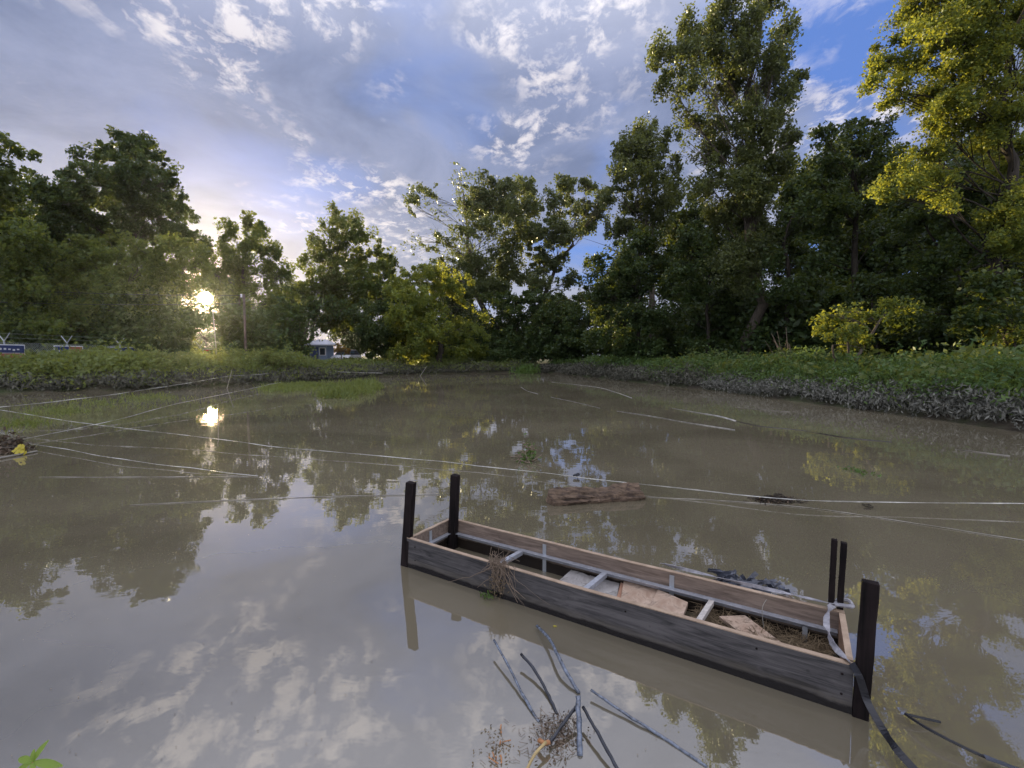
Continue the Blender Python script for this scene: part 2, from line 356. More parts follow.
def tree(name, label, cat, group, ub, Yd, blobs, leaf, seed, dens=2.0, lsize=0.17, bark='bark', tr=None, crown='crown', open_=0.0, zf=.46, grow=1.0, clump=0.55, per=70, depth=1.0, trunk_name='trunk', stems=1, top=None):
    r = np.random.default_rng(seed)
    sc = Yd / F
    bx = (ub - 512) * sc; base = np.array([bx, Yd, float(gz(bx, Yd)[0]) - 0.1])
    BL = []
    for bb in blobs:
        u, v, ru, rv = bb[:4]; ru *= grow; rv *= grow; dd = bb[4] if len(bb) > 4 else r.uniform(-1, 1) * ru * sc * 1.6 * depth
        c = at(u, v, Yd + dd)
        BL.append((c, ru * sc, max(ru, rv) * sc * 1.05, rv * sc, bb[5] if len(bb) > 5 else 1.0))
    root = empty(name, base); tag(root, label, cat, group)
    zt = max(b[0][2] for b in BL); top_c = BL[int(np.argmax([b[0][2] for b in BL]))][0]
    if top is not None: top_c = at(top[0], top[1], Yd)
    h = zt - base[2]
    tr = tr or max(0.07, h * 0.016)
    wood = MB(); leafs = []
    n = 12; tt = np.linspace(0, 1, n)
    path = base + (top_c - base) * np.stack([tt ** 1.3, tt ** 1.3, tt], 1)
    path[1:-1, :2] += r.normal(0, 0.012 * h, (n - 2, 2))
    rr = tr * (1 - tt) ** 0.8 + 0.02; rr[0] *= 1.35
    wood.tube(path, rr, 8)
    for s in range(stems - 1):
        b2 = BL[r.integers(len(BL))][0]
        wood.tube(bez(base + r.normal(0, .12, 3) * np.array([1, 1, 0]), b2, 9, h * .05, r), np.linspace(tr * .8, .03, 9), 6)
    for c, rx, ry, rz, dm in BL:
        zz = base[2] + (c[2] - base[2]) * r.uniform(0.70, 0.92)
        i = (zz - base[2]) / h * (n - 1); i0 = int(np.clip(i, 1, n - 2)); a = path[i0] + (path[i0 + 1] - path[i0]) * np.clip(i - i0, 0, 1)
        lp = bez(a, c, 7, 0.06 * np.linalg.norm(c - a), r)
        lr = max(0.016, rr[i0] * 0.17)
        wood.tube(lp, np.linspace(lr, 0.018, 7), 6)
        R = (rx * ry * rz) ** (1 / 3)
        nc = max(6, int(dens * dm * 7.6 * R ** 2 / (clump / 0.55) ** 2))
        d = rnd_dirs(nc, r) * (r.random(nc) ** 0.45)[:, None]
        cc = c + d * np.array([rx, ry, rz]) * np.exp(r.normal(0.02, .20, nc))[:, None]
        cc = cc[field(cc, 2.6 * clump / .55, seed) > -.55 + open_]
        cc = cc[cc[:, 2] > base[2] + 0.35]
        for q in cc[:: max(1, len(cc) // 9)]:
            j = r.integers(2, 7); wood.tube(bez(lp[j], q, 4, 0.0, r), np.linspace(0.016 + lr * .1, 0.006, 4), 4, cap=False)
        m_ = int(per * 1.75)
        cr = clump * r.uniform(0.35, 1.25, len(cc))
        k = np.repeat(np.arange(len(cc)), m_)
        g = np.clip(r.normal(size=(len(k), 3)), -1.55, 1.55) * np.array([0.50, 0.50, zf])
        leafs.append(cc[k] + g * cr[k][:, None])
    L = np.concatenate(leafs); L = L[L[:, 2] > base[2] + 0.1]; L = L[field(L, 1.15 * clump / .55, seed + 1) > -.42 + open_]; L = L[open_gaps(L)]
    nr = rnd_dirs(len(L), r); nr[:, 2] = np.abs(nr[:, 2]) + 0.15; nr /= np.linalg.norm(nr, axis=1)[:, None]
    sz = lsize * 0.66 * r.uniform(0.45, 1.4, len(L))
    cm = MB(); cm.quads(leafquads(L, sz, sz * 0.62, nr, droop=0.5)); cm.build(crown, M[leaf], root)
    wood.build(trunk_name, M[bark], root, smooth=True)
    return root, len(L)

NL = 0
def T(*a, **k):
    global NL
    _, n = tree(*a, **k); NL += n
for (u, v, Yd, r_, kp) in [(845, 330, 17.5, 1.5, 0.0), (1003, 322, 15.5, 1.0, 0.05), (606, 318, 32.5, 1.7, 0.03), (668, 345, 29, 1.0, 0.05), (690, 200, 30, 1.5, .1), (860, 150, 24, 1.2, .15),
                           (915, 90, 16.5, 2.6, 0.05), (1005, 170, 15.5, 1.6, 0.05), (935, 190, 16, 1.0, 0.1), (890, 172, 16.5, 0.7, 0.1), (960, 30, 17, 2.5, 0.05), (700, 60, 28, 3.0, 0.1), (418, 345, 43, 1.6, 0.05), (455, 290, 43, 1.5, .1), (350, 225, 50, 2, .1), (230, 325, 44, 1.6, .1)]:
    CORR.append((at(u, v, Yd), r_, kp))

GL, GC, GR = 'trees beyond the left bank', 'trees at the far end of the pond', 'trees along the right bank'
exec_trees = True
# left bank
T('tree', 'leafy tree cut off by the left edge of the photo', 'tree', GL, -30, 30, [(-12,160,26,24),(-8,190,28,22),(-20,215,35,30),(0,240,35,25),(-40,180,30,40),(-30,270,40,35),(15,275,28,25)], 'leaf_mid', 11, dens=2.2)
T('tree', 'bushy tree between the left edge tree and the tallest left tree', 'tree', GL, 40, 37, [(42,192,22,15),(20,205,22,18),(62,205,20,18),(10,235,30,25),(50,235,32,25),(30,265,40,25),(75,255,28,25),(15,295,35,25),(55,300,35,25),(10,330,35,20),(50,330,35,20)], 'leaf_dark', 12, dens=2.2, lsize=.19)
T('tree', 'tallest dark round crowned tree on the left bank', 'tree', GL, 134, 41, [(133,146,20,13),(112,152,18,11),(155,158,17,14),(95,172,20,14),(125,170,28,16),(150,182,25,16),(176,180,12,10),(80,190,20,14),(110,195,30,18),(165,203,22,16),(135,210,32,18),(183,212,10,8),(75,212,22,14),(105,228,32,18),(155,230,30,16),(180,236,18,12),(85,250,25,18)], 'leaf_dark', 13, dens=2.6, lsize=.19, tr=.38)
T('tree', 'broad low maple with lighter green drooping crown below the tallest left tree', 'tree', GL, 128, 32, [(115,250,32,15),(150,255,32,15),(80,265,28,18),(185,255,22,16),(125,280,42,20),(170,285,28,20),(65,290,28,20),(203,262,14,13),(207,283,13,9),(100,305,42,22),(150,315,35,20),(60,325,32,20),(110,335,40,14),(185,325,22,16)], 'leaf_mid', 14, dens=2.3, lsize=.17)
T('tree', 'thin feathery tree right of the low sun, behind the utility pole', 'tree', GL, 238, 43, [(214,252,12,9),(216,276,11,10),(249,222,9,10),(232,232,11,9),(262,232,10,10),(248,245,18,13),(225,252,13,12),(272,250,12,12),(238,268,22,15),(268,275,18,15),(215,275,14,13),(285,272,9,10),(250,292,26,15),(222,298,14,13),(280,300,15,14)], 'leaf_mid', 15, dens=1.9, zf=.8, lsize=.18)
T('tree', 'small leaning tree glowing yellow under the low sun', 'tree', GL, 214, 46, [(212,322,20,12),(232,315,16,12),(200,335,18,10),(228,335,20,10),(190,315,14,10)], 'leaf_light', 16, dens=1.1, lsize=.20)
T('shrub', 'dark dense bush left of the blue kiosk', 'bush', GL, 292, 38, [(285,315,24,15),(298,330,14,14),(268,335,20,14),(290,346,16,9),(316,308,15,11),(275,350,22,8),(340,312,16,8)], 'leaf_dark', 17, dens=2.2, crown='foliage', trunk_name='stem', stems=4)
T('tree', 'upright tree with narrow pointed crown behind the blue kiosk', 'tree', GL, 306, 52, [(334,216,9,9),(350,218,8,9),(342,232,16,12),(360,238,10,11),(318,242,11,10),(330,255,20,14),(358,260,18,14),(308,262,8,8),(340,280,26,16),(368,282,15,14),(318,290,16,13),(345,305,28,14),(330,322,22,10)], 'leaf_mid', 18, dens=2.3, zf=.7, lsize=.21)
T('tree', 'slender tree with two small tufts between the pointed tree and the tall cottonwood', 'tree', GC, 384, 54, [(377,250,9,8),(392,256,9,9),(384,270,13,12),(370,288,14,14),(396,288,13,13),(382,305,18,14)], 'leaf_mid', 19, dens=1.8, lsize=.22)
T('tree', 'dark leaning tree between the blue kiosk and the yellow glowing bush', 'tree', GC, 372, 45, [(362,315,18,14),(385,310,18,14),(372,332,22,14),(392,335,16,14),(378,350,18,9)], 'leaf_dark', 20, dens=2.2, lsize=.18)
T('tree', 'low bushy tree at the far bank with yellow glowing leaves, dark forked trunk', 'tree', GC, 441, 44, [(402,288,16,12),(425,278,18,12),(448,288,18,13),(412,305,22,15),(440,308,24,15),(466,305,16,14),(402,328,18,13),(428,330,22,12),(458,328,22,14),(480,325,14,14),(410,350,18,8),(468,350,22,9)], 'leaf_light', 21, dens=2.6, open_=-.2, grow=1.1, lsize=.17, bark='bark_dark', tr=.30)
T('tree', 'tall open crowned cottonwood at the end of the pond with pale forked trunk', 'tree', GC, 487, 55, [(424,196,11,7),(415,208,7,6),(437,210,9,8),(419,243,15,9),(438,235,13,10),(455,252,16,13),(460,180,11,8),(466,200,13,10),(463,222,14,12),(483,182,11,8),(486,204,14,12),(484,230,15,13),(505,186,11,8),(508,210,14,13),(505,240,14,13),(525,188,10,8),(530,205,9,9),(478,262,16,12),(505,268,15,12),(443,272,14,10),(525,232,12,13),(490,290,18,10)], 'leaf_poplar', 22, dens=3.0, open_=-.6, grow=1.2, zf=.55, lsize=.20, tr=.42, clump=.7)
T('tree', 'arching cottonwood reaching right over the blue sky gap', 'tree', GC, 522, 53, [(566,184,12,8),(590,184,10,7),(602,196,8,8),(553,204,13,9),(578,208,15,10),(598,215,10,8),(546,232,14,13),(565,232,14,11),(586,228,9,7),(540,258,13,12),(556,262,10,9),(570,280,10,7),(545,285,14,11),(530,280,12,10),(583,298,10,5)], 'leaf_poplar', 23, dens=2.6, open_=-.2, grow=1.15, lsize=.20, tr=.34, clump=.65, top=(590, 200))
T('tree', 'dark round tree under the cottonwoods at the end of the pond', 'tree', GC, 505, 49, [(500,305,22,14),(485,322,16,14),(515,322,22,15),(500,342,28,14),(530,305,16,13),(480,348,18,10)], 'leaf_dark', 24, dens=2.4, lsize=.20, bark='bark_dark')
T('tree', 'dark round tree filling the corner where the far bank meets the right bank', 'tree', GC, 560, 47, [(552,310,18,14),(572,318,18,16),(545,332,20,14),(588,322,14,14),(570,342,24,14),(598,345,18,14),(545,350,20,9)], 'leaf_dark', 25, dens=2.5, lsize=.20, bark='bark_dark')
# right bank
T('tree', 'second tallest tree, leafy column just left of the tall poplar', 'tree', GR, 655, 38, [(645,132,15,10),(665,138,12,12),(626,148,14,10),(648,155,18,13),(668,165,13,14),(622,175,14,12),(645,182,18,13),(615,198,12,10),(635,208,16,12),(660,205,16,14),(620,225,14,10),(648,232,18,14),(672,195,12,14)], 'leaf_poplar', 31, dens=3.0, zf=.7, open_=-.35, grow=1.0, lsize=.17, tr=.3)
T('tree', 'spreading maple with sunlit yellow patch at the left end of the right bank', 'tree', GR, 640, 32.5, [(612,248,18,12),(640,240,18,12),(598,268,14,10),(625,268,22,14),(655,262,20,14),(595,292,14,10),(615,295,20,13),(645,290,22,14),(606,316,15,9),(630,318,20,13),(655,318,18,14),(600,338,14,10),(625,342,22,12),(668,338,18,14),(650,348,20,10)], 'leaf_dark', 32, open_=-.3, dens=3.1, lsize=.15, bark='bark_dark')
T('tree', 'tallest tree, a poplar reaching the top of the photo with a pale trunk', 'tree', GR, 752, 28, [(725,2,14,14),(766,2,14,12),(742,-25,20,18),(690,25,14,10),(712,28,16,12),(748,28,18,14),(788,30,10,10),(660,55,12,11),(685,52,14,12),(712,55,18,14),(745,58,18,15),(778,58,14,13),(795,78,8,10),(672,85,14,12),(698,88,18,15),(728,88,18,15),(762,88,18,15),(787,98,10,12),(685,115,12,12),(710,120,18,15),(742,120,20,15),(772,125,16,14),(790,140,9,12),(692,145,15,12),(720,152,20,15),(752,155,20,15),(780,165,14,12),(708,182,18,14),(738,188,20,15),(766,190,16,13),(722,215,18,13),(752,222,18,14),(740,250,16,13),(765,245,14,13),(728,262,14,12,-1.2),(752,278,14,12,-1.2),(756,200,14,14,-1),(745,175,14,14,-1)], 'leaf_poplar', 33, dens=3.3, zf=.75, open_=-.42, grow=1.03, lsize=.13, tr=.34, clump=.5, top=(752, -20))
T('tree', 'dark tree in front of the poplar trunk, left of it', 'tree', GR, 705, 30, [(690,235,16,14),(712,240,16,14),(688,262,18,14),(715,268,18,14),(695,292,20,14),(725,298,18,14),(690,320,18,14),(715,328,22,14),(700,348,26,10),(738,345,18,12),(748,318,17,13),(756,345,15,9),(742,288,15,11),(757,262,10,9)], 'leaf_dark', 34, open_=-.3, dens=2.5, lsize=.15, bark='bark_dark')
T('tree', 'dark tree right of the poplar trunk with a pile of bare branches at its foot', 'tree', GR, 785, 27, [(792,192,12,14),(805,215,14,14),(785,235,14,14),(800,255,18,14),(778,262,14,12),(785,290,20,14),(810,290,18,14),(770,310,16,14),(795,320,20,14),(765,338,18,12),(815,330,18,14),(790,348,18,8)], 'leaf_dark', 35, open_=-.3, dens=2.7, lsize=.15, bark='bark_dark')
T('tree', 'dark pointed tree between the poplar and the big sunlit tree', 'tree', GR, 858, 24, [(822,135,8,12),(828,155,11,12),(850,130,10,10),(862,145,14,12),(882,132,12,11),(818,178,13,13),(842,172,15,14),(870,170,18,14),(892,162,14,14),(815,205,14,13),(842,205,17,14),(872,205,18,14),(830,232,17,13),(862,235,16,12),(885,232,16,13),(822,258,13,10),(890,262,14,12),(836,300,14,10),(870,312,18,13)], 'leaf_dark', 36, open_=-.3, dens=2.7, lsize=.14, bark='bark_dark')
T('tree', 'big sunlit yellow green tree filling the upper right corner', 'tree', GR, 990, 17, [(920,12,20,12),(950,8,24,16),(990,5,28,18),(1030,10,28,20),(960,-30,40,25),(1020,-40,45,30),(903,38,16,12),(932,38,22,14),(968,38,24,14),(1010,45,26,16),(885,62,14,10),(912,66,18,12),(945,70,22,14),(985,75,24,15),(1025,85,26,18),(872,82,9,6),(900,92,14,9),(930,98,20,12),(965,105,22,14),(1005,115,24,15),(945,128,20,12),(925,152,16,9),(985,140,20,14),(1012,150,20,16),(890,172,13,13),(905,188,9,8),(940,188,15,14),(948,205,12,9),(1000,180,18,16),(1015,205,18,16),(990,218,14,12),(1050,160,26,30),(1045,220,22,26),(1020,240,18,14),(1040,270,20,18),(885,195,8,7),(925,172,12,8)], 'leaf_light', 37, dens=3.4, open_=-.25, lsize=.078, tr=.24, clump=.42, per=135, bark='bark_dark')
T('tree', 'dark tree under the big sunlit tree at the right edge', 'tree', GR, 1000, 19.5, [(920,215,20,14),(960,225,22,16),(1000,240,24,16),(1035,260,26,25),(905,245,20,14),(940,255,24,16),(985,268,24,16),(920,285,22,15),(960,298,26,16),(1005,305,26,18),(1040,310,24,22),(905,318,20,14),(940,330,24,14),(980,340,24,14),(1020,345,24,14),(990,285,16,12,-4.2),(978,318,16,12,-4.2),(1008,322,15,12,-4.2)], 'leaf_dark', 38, open_=-.3, dens=2.9, lsize=.13, bark='bark_dark', clump=.5)
T('tree', 'dark leafy tree behind the sunlit yellow bush on the right bank', 'tree', GR, 880, 21.5, [(870,285,18,12),(895,290,18,14),(860,318,16,14),(885,325,22,14),(905,340,20,12),(870,345,20,10)], 'leaf_dark', 39, open_=-.3, dens=2.6, lsize=.13, bark='bark_dark')
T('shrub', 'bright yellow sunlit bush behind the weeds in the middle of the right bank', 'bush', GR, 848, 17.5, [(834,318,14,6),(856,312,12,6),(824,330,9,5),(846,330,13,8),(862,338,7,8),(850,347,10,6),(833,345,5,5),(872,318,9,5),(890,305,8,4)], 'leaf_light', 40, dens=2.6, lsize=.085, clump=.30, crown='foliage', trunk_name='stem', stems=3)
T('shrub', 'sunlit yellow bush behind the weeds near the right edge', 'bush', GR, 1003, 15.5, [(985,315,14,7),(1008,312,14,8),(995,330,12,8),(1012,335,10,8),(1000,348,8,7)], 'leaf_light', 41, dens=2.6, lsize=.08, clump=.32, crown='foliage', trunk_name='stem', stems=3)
for i, (u, Yd, bl, lab) in enumerate([
    (18, 23.0, [(8,360,14,6),(24,357,12,7),(36,363,10,5)], 'leafy green bush on the left bank below the leftmost banner'),
    (96, 23.5, [(88,359,12,6),(104,356,9,6),(112,363,10,5)], 'leafy bush on the left bank between the second and third banner'),
    (160, 24.0, [(150,362,12,6),(166,359,10,6),(178,364,9,5)], 'low bush on the left bank below the fourth banner'),
    (262, 27.5, [(252,361,12,6),(268,356,12,7),(282,361,10,6)], 'pale green bush on the left bank at the foot of the utility pole'),
    (330, 33.0, [(318,366,12,4),(336,365,12,4)], 'low bush on the left bank in front of the blue kiosk')]):
    T('shrub', lab, 'bush', 'bushes on the left bank', u, Yd, bl, 'weed_warm', 90 + i, dens=2.6, lsize=.095, clump=.30, per=60, crown='foliage', trunk_name='stem', stems=3, open_=-.2, tr=.03)
# woods behind everything
back = [(-60,52,215,60),(30,58,240,50),(95,60,262,45),(165,66,265,45),(225,70,268,40),(290,70,280,38),(350,75,290,34),(400,72,282,38),(455,70,275,36),(560,62,292,36),(620,52,255,42),(690,46,210,50),(745,40,200,45),(800,38,175,40),(845,40,155,50),(890,36,165,45),(935,34,150,50),(985,32,150,60),(1060,28,140,70)]
for i, (u, Yd, v, w_) in enumerate(back):
    bl = []
    r = np.random.default_rng(200 + i)
    vb = 350
    nl = 9
    for k_ in range(nl):
        f_ = k_ / (nl - 1)
        bl.append((u + r.uniform(-.55, .55) * w_ * (0.4 + 0.6 * f_), v + 14 + (vb - v - 20) * f_, w_ * .42, (vb - v) * .16))
    names = ['far left', 'kiosk']
    T('tree', 'dark tree in the wood standing behind the nearer trees', 'tree', 'trees of the dark wood behind', u, Yd, bl, 'leaf_dark', 300 + i, dens=7.0, open_=-.25, lsize=.26 if Yd > 45 else .2, clump=1.0, per=60, bark='bark_dark')
print('leaves', NL)

# ------------------------------------------------------------------ bank plants
def along(i0, i1, n, d0, d1, r):
    """random points along the shore from corner i0 to i1 at distance d0..d1 inland"""
    seg = POND[i0:i1 + 1]; ln = np.linalg.norm(np.diff(seg, axis=0), axis=1); cs = np.concatenate([[0], np.cumsum(ln)])
    s = r.uniform(0, cs[-1], n); k = np.clip(np.searchsorted(cs, s) - 1, 0, len(ln) - 1); f = (s - cs[k]) / ln[k]
    p = seg[k] + (seg[k + 1] - seg[k]) * f[:, None]
    tn = (seg[k + 1] - seg[k]) / ln[k][:, None]; nrm = np.stack([-tn[:, 1], tn[:, 0]], 1)
    return p + nrm * r.uniform(d0, d1, n)[:, None]
def weeds(name, P, h, nleaf, ls, mat, seed, spread=0.22, label=None, droop=.4, topbias=0.6, wd=.45, z0=0.0):
    r = np.random.default_rng(seed); n = len(P)
    z = gz(P[:, 0], P[:, 1]); hh = h * r.uniform(0.45, 1.3, n) * (1 + .5 * (r.random(n) < .04)) * (1 + 0.22 * wob(P[:, 0] * .8, P[:, 1] * .8) + .12 * wob(P[:, 0] * 2.3, P[:, 1] * 2.1))
    k = np.repeat(np.arange(n), nleaf); f = r.random(len(k)) ** topbias
    off = r.normal(0, 1, (len(k), 2)) * (spread * (0.5 + 0.7 * (1 - np.abs(f - .6))))[:, None]
    lean = r.normal(0, .12, (n, 2))
    c = np.stack([P[k, 0] + off[:, 0] + lean[k, 0] * f * hh[k], P[k, 1] + off[:, 1] + lean[k, 1] * f * hh[k], z[k] + z0 + f * hh[k] + r.normal(0, .03, len(k))], 1)
    c[:, 2] = np.maximum(c[:, 2], 0.01)
    nr = rnd_dirs(len(c), r); nr[:, 2] = np.abs(nr[:, 2]) + .05; nr /= np.linalg.norm(nr, axis=1)[:, None]
    if h > 2: kp = open_gaps(c); c = c[kp]; nr = nr[kp]
    sz = ls * r.uniform(.6, 1.3, len(c))
    mb = MB(); mb.quads(leafquads(c, sz, sz * wd, nr, droop=droop))
    return tag(mb.build(name, M[mat]), label, kind='stuff')
r = np.random.default_rng(5)
# the shore corners run anticlockwise left->far->right, the land is on the left-hand normal
Pr = np.concatenate([along(13, 17, 2600, -5.5, -1.1, r), along(10, 13, 1500, -6, -1.2, r)])
def landside(P, lo, hi):
    d = sdist(P); return P[(d > lo) & (d < hi)]
def band(i0, i1, n, lo, hi, r):
    A = along(i0, i1, n, lo, hi, r); B = along(i0, i1, n, -hi, -lo, r)
    d1 = sdist(A); d2 = sdist(B)
    P = A if (d1 > 0).mean() > (d2 > 0).mean() else B
    return landside(P, max(0, lo - .3), hi + 1)
weeds('weeds', band(12, 18, 620, .8, 6.0, r), 1.0, 26, .115, 'weed_warm', 63, spread=.2, label='taller broad leaved weeds scattered among the nettles of the right bank', wd=.5)
weeds('weeds', band(12, 18, 3600, .85, 8.0, r), .86, 40, .075, 'weed', 51, spread=.19, label='tall green nettles and weeds along the right bank', wd=.38)
weeds('weeds', band(12, 18, 520, 0.3, 1.5, r), 0.62, 30, .07, 'weed', 61, spread=.24, label='green weeds poking through the muddy edge of the right bank', wd=.38)
weeds('muddy_plants', band(13, 17, 1300, 0.0, 1.15, r), 0.40, 26, .065, 'muddy_leaf', 52, spread=.17, label='grey mud coated plants at the water edge of the right bank', droop=1.2, wd=.3)
weeds('muddy_plants', band(9, 13, 1500, 0.0, 1.5, r), 0.5, 20, .09, 'muddy_dark', 53, spread=.22, label='grey mud coated plants at the far right corner of the pond', droop=1.0, wd=.3)
weeds('weeds', band(9, 12, 1200, 1.0, 5.0, r), 0.8, 20, .10, 'weed', 54, label='green weeds in the far right corner of the bank')
weeds('weeds', band(1, 5, 2600, 1.0, 6.5, r), 0.98, 46, .10, 'weed_warm', 55, spread=.27, label='green weeds and brush along the left bank')
weeds('muddy_plants', band(1, 9, 3200, 0.0, 1.5, r), 0.40, 18, .10, 'muddy_dark', 56, spread=.24, label='grey mud coated plants at the water edge of the left bank', droop=1.0, wd=.3)
weeds('weeds', band(1, 9, 620, .2, 1.5, r), .5, 24, .10, 'weed_warm', 62, spread=.25, label='green weeds poking through the muddy edge of the left bank')
weeds('weeds', band(4, 10, 2600, 1.8, 8, r), 0.6, 16, .13, 'weed_warm', 57, spread=.3, label='low green weeds on the far bank under the trees')
P = band(5, 13, 900, 7.5, 16, r); P = P[~((P[:, 0] / P[:, 1] > -0.45) & (P[:, 0] / P[:, 1] < -0.33))]
weeds('undergrowth', P, 3.9, 230, .19, 'leaf_dark', 58, spread=.75, label='dark undergrowth filling the wood at the far end of the pond', wd=.5)
P = band(0, 5, 700, 12, 22, r); P = P[P[:, 0] / P[:, 1] < -0.47]
weeds('undergrowth', P, 3.0, 150, .19, 'leaf_dark', 59, spread=.75, label='dark undergrowth of the wood beyond the left bank', wd=.5)
weeds('undergrowth', band(12, 19, 900, 8.5, 16, r), 3.0, 170, .14, 'leaf_dark', 60, spread=.7, label='dark undergrowth of the wood beyond the right bank', wd=.5)
print('banks done')

# ------------------------------------------------------------------ materials of the objects
def boardmat(name, c1, c2, wet, line, seed=0.0):
    m, t = newmat(name)
    o = t.n('ShaderNodeTexCoord').outputs['Object']
    rot = t.mapping(o, rot=(0, 0, -ANG), loc=(seed, 0, 0))
    g = t.noise(t.mapping(rot, scale=(0.8, 9, 9)), 3.2, 8, 0.62, 1.4)
    fine = t.noise(t.mapping(rot, scale=(2.5, 60, 60)), 3.0, 4, 0.6, 0.3)
    s_ = t.noise(t.mapping(rot, scale=(1, 2.5, 2.5)), 2.6, 7, 0.7, 0.8)
    f = t.math('ADD', t.math('MULTIPLY', g, 0.5), t.math('ADD', t.math('MULTIPLY', s_, 0.3), t.math('MULTIPLY', fine, 0.2)))
    col = t.ramp(f, [(0.40, c1), (0.58, c2)])
    kn = t.noise(rot, 11.0, 2, 0.4)
    col = t.mix(t.ramp(kn, [(0.70, 0.0), (0.76, 0.8)]), col, tuple(c * .35 for c in c1))
    z = t.n('ShaderNodeSeparateXYZ'); t.l(o, z.inputs[0])
    zz = t.math('ADD', z.outputs[2], t.math('MULTIPLY', t.math('SUBTRACT', s_, 0.5), 0.05))
    mud = t.ramp(zz, [(line + .02, 1.0), (line + .05, 0.0)])
    col = t.mix(t.math('MULTIPLY', mud, t.ramp(fine, [(0.4, .2), (0.6, .6)])), col, (0.10, 0.085, 0.06))
    wt_ = t.ramp(zz, [(line, 1.0), (line + .012, 0.0)])
    col = t.mix(wt_, col, wet)
    finish(t, principled(t, col, t.ramp(wt_, [(0, .62), (1, .25)]), 0.3, bump=f, bstr=.5, bdist=.005))
    return m
PA, PB = onz(407, 538, .22), onz(854, 666, .22)
EX = (PB - PA); PL = float(np.linalg.norm(EX[:2])); EX = EX / np.linalg.norm(EX); EY = np.array([-EX[1], EX[0], 0.0]); EZ = np.array([0, 0, 1.0])
ANG = math.atan2(EX[1], EX[0]); PW = 0.50; O0 = np.array([PA[0], PA[1], 0.0])
def lp(x, y, z): return O0 + EX * x + EY * y + EZ * z
def loc_of(u, v, z):
    q = onz(u, v, z) - O0; return float(q @ EX), float(q @ EY)
M['board_grey'] = boardmat('board_grey', (0.028, 0.027, 0.029), (0.125, 0.116, 0.115), (0.012, 0.010, 0.010), 0.112)
M['board_brown'] = boardmat('board_brown', (0.11, 0.080, 0.062), (0.27, 0.205, 0.16), (0.02, 0.015, 0.012), 0.155, 3.0)
M['board_tan'] = boardmat('board_tan', (0.22, 0.12, 0.07), (0.45, 0.29, 0.19), (0.10, 0.05, 0.03), 0.13, 5.0)
M['edge'] = woodmat('edge', (0.30, 0.215, 0.15), (0.50, 0.375, 0.27), scale=(6, 6, 6), rough=.6)
M['post'] = woodmat('post', (0.006, 0.005, 0.005), (0.026, 0.018, 0.018), scale=(20, 20, 1.2), rough=.8, spec=.12)
M['steel'] = plain('steel', (0.46, 0.48, 0.53), .38, .5, 0.55, .22, 25, .12)
M['steel_dirty'] = plain('steel_dirty', (0.50, 0.46, 0.42), .5, .4, 0.0, .3, 40, .2)
M['plank'] = woodmat('plank', (0.30, 0.20, 0.14), (0.56, 0.43, 0.33), scale=(5, 5, 5), rough=.8, stain=(0.10, 0.07, 0.05))
M['plank_grey'] = woodmat('plank_grey', (0.24, 0.22, 0.21), (0.42, 0.40, 0.38), scale=(5, 5, 5), rough=.8, stain=(0.07, 0.06, 0.05))
M['plank_red'] = woodmat('plank_red', (0.26, 0.13, 0.08), (0.42, 0.25, 0.17), scale=(5, 5, 5), rough=.8)
M['straw'] = leafmat('straw', (0.08, 0.055, 0.03), (0.30, 0.22, 0.13), (0.1, 0.08, 0.04), .1, .8)
M['root'] = plain('root', (0.20, 0.15, 0.11), .85)
M['root_orange'] = plain('root_orange', (0.42, 0.20, 0.09), .8)
M['strap_black'] = plain('strap_black', (0.016, 0.016, 0.020), .45, .5)
M['strap_grey'] = plain('strap_grey', (0.30, 0.29, 0.31), .5, .4, var=.5, scale=18)
M['tarp'] = plain('tarp', (0.06, 0.065, 0.085), .3, .6, var=.6)
M['pipe'] = plain('pipe', (0.12, 0.14, 0.18), .22, .8, var=.85, scale=38)
M['pipe_dark'] = plain('pipe_dark', (0.03, 0.032, 0.04), .35, .5, var=.6, scale=22)
M['cane'] = plain('cane', (0.40, 0.30, 0.14), .6)
M['tape'] = plain('tape', (0.46, 0.45, 0.41), .5, .4, var=.55, scale=6)
M['cord'] = plain('cord', (0.30, 0.28, 0.24), .6, .3, var=.3, scale=4)
M['cord_dark'] = plain('cord_dark', (0.05, 0.048, 0.04), .6)
M['log'] = woodmat('log', (0.018, 0.012, 0.008), (0.21, 0.145, 0.098), scale=(3, 16, 16), rough=.85, bstr=1.0, stain=(0.03, 0.02, 0.02))
M['log_end'] = woodmat('log_end', (0.07, 0.045, 0.03), (0.22, 0.15, 0.10), scale=(20, 20, 20), rough=.9)
M['fresh_leaf'] = leafmat('fresh_leaf', (0.14, 0.24, 0.04), (0.24, 0.36, 0.06), (0.35, 0.45, 0.06), .4, .4)
M['yellow_leaf'] = leafmat('yellow_leaf', (0.45, 0.38, 0.04), (0.60, 0.52, 0.08), (0.5, 0.4, 0.05), .3)
M['dead_leaf'] = leafmat('dead_leaf', (0.05, 0.035, 0.022), (0.17, 0.12, 0.08), (0.08, 0.05, 0.02), .15)
M['blue_paint'] = plain('blue_paint', (0.18, 0.24, 0.34), .6, var=.15)
M['white_paint'] = plain('white_paint', (0.72, 0.72, 0.75), .5, var=.08)
M['roof_white'] = plain('roof_white', (0.62, 0.63, 0.72), .5, var=.1)
M['glass'] = plain('glass', (0.03, 0.04, 0.05), .08, .7, var=.1)
M['tyre'] = plain('tyre', (0.02, 0.02, 0.02), .8)
M['galv'] = plain('galv', (0.40, 0.42, 0.44), .45, .4, .4, .15)
M['banner_blue'] = plain('banner_blue', (0.045, 0.06, 0.16), .6, var=.2, scale=3)
M['banner_orange'] = plain('banner_orange', (0.36, 0.14, 0.08), .6, var=.15, scale=3)
M['banner_red'] = plain('banner_red', (0.40, 0.06, 0.05), .6, var=.15, scale=3)
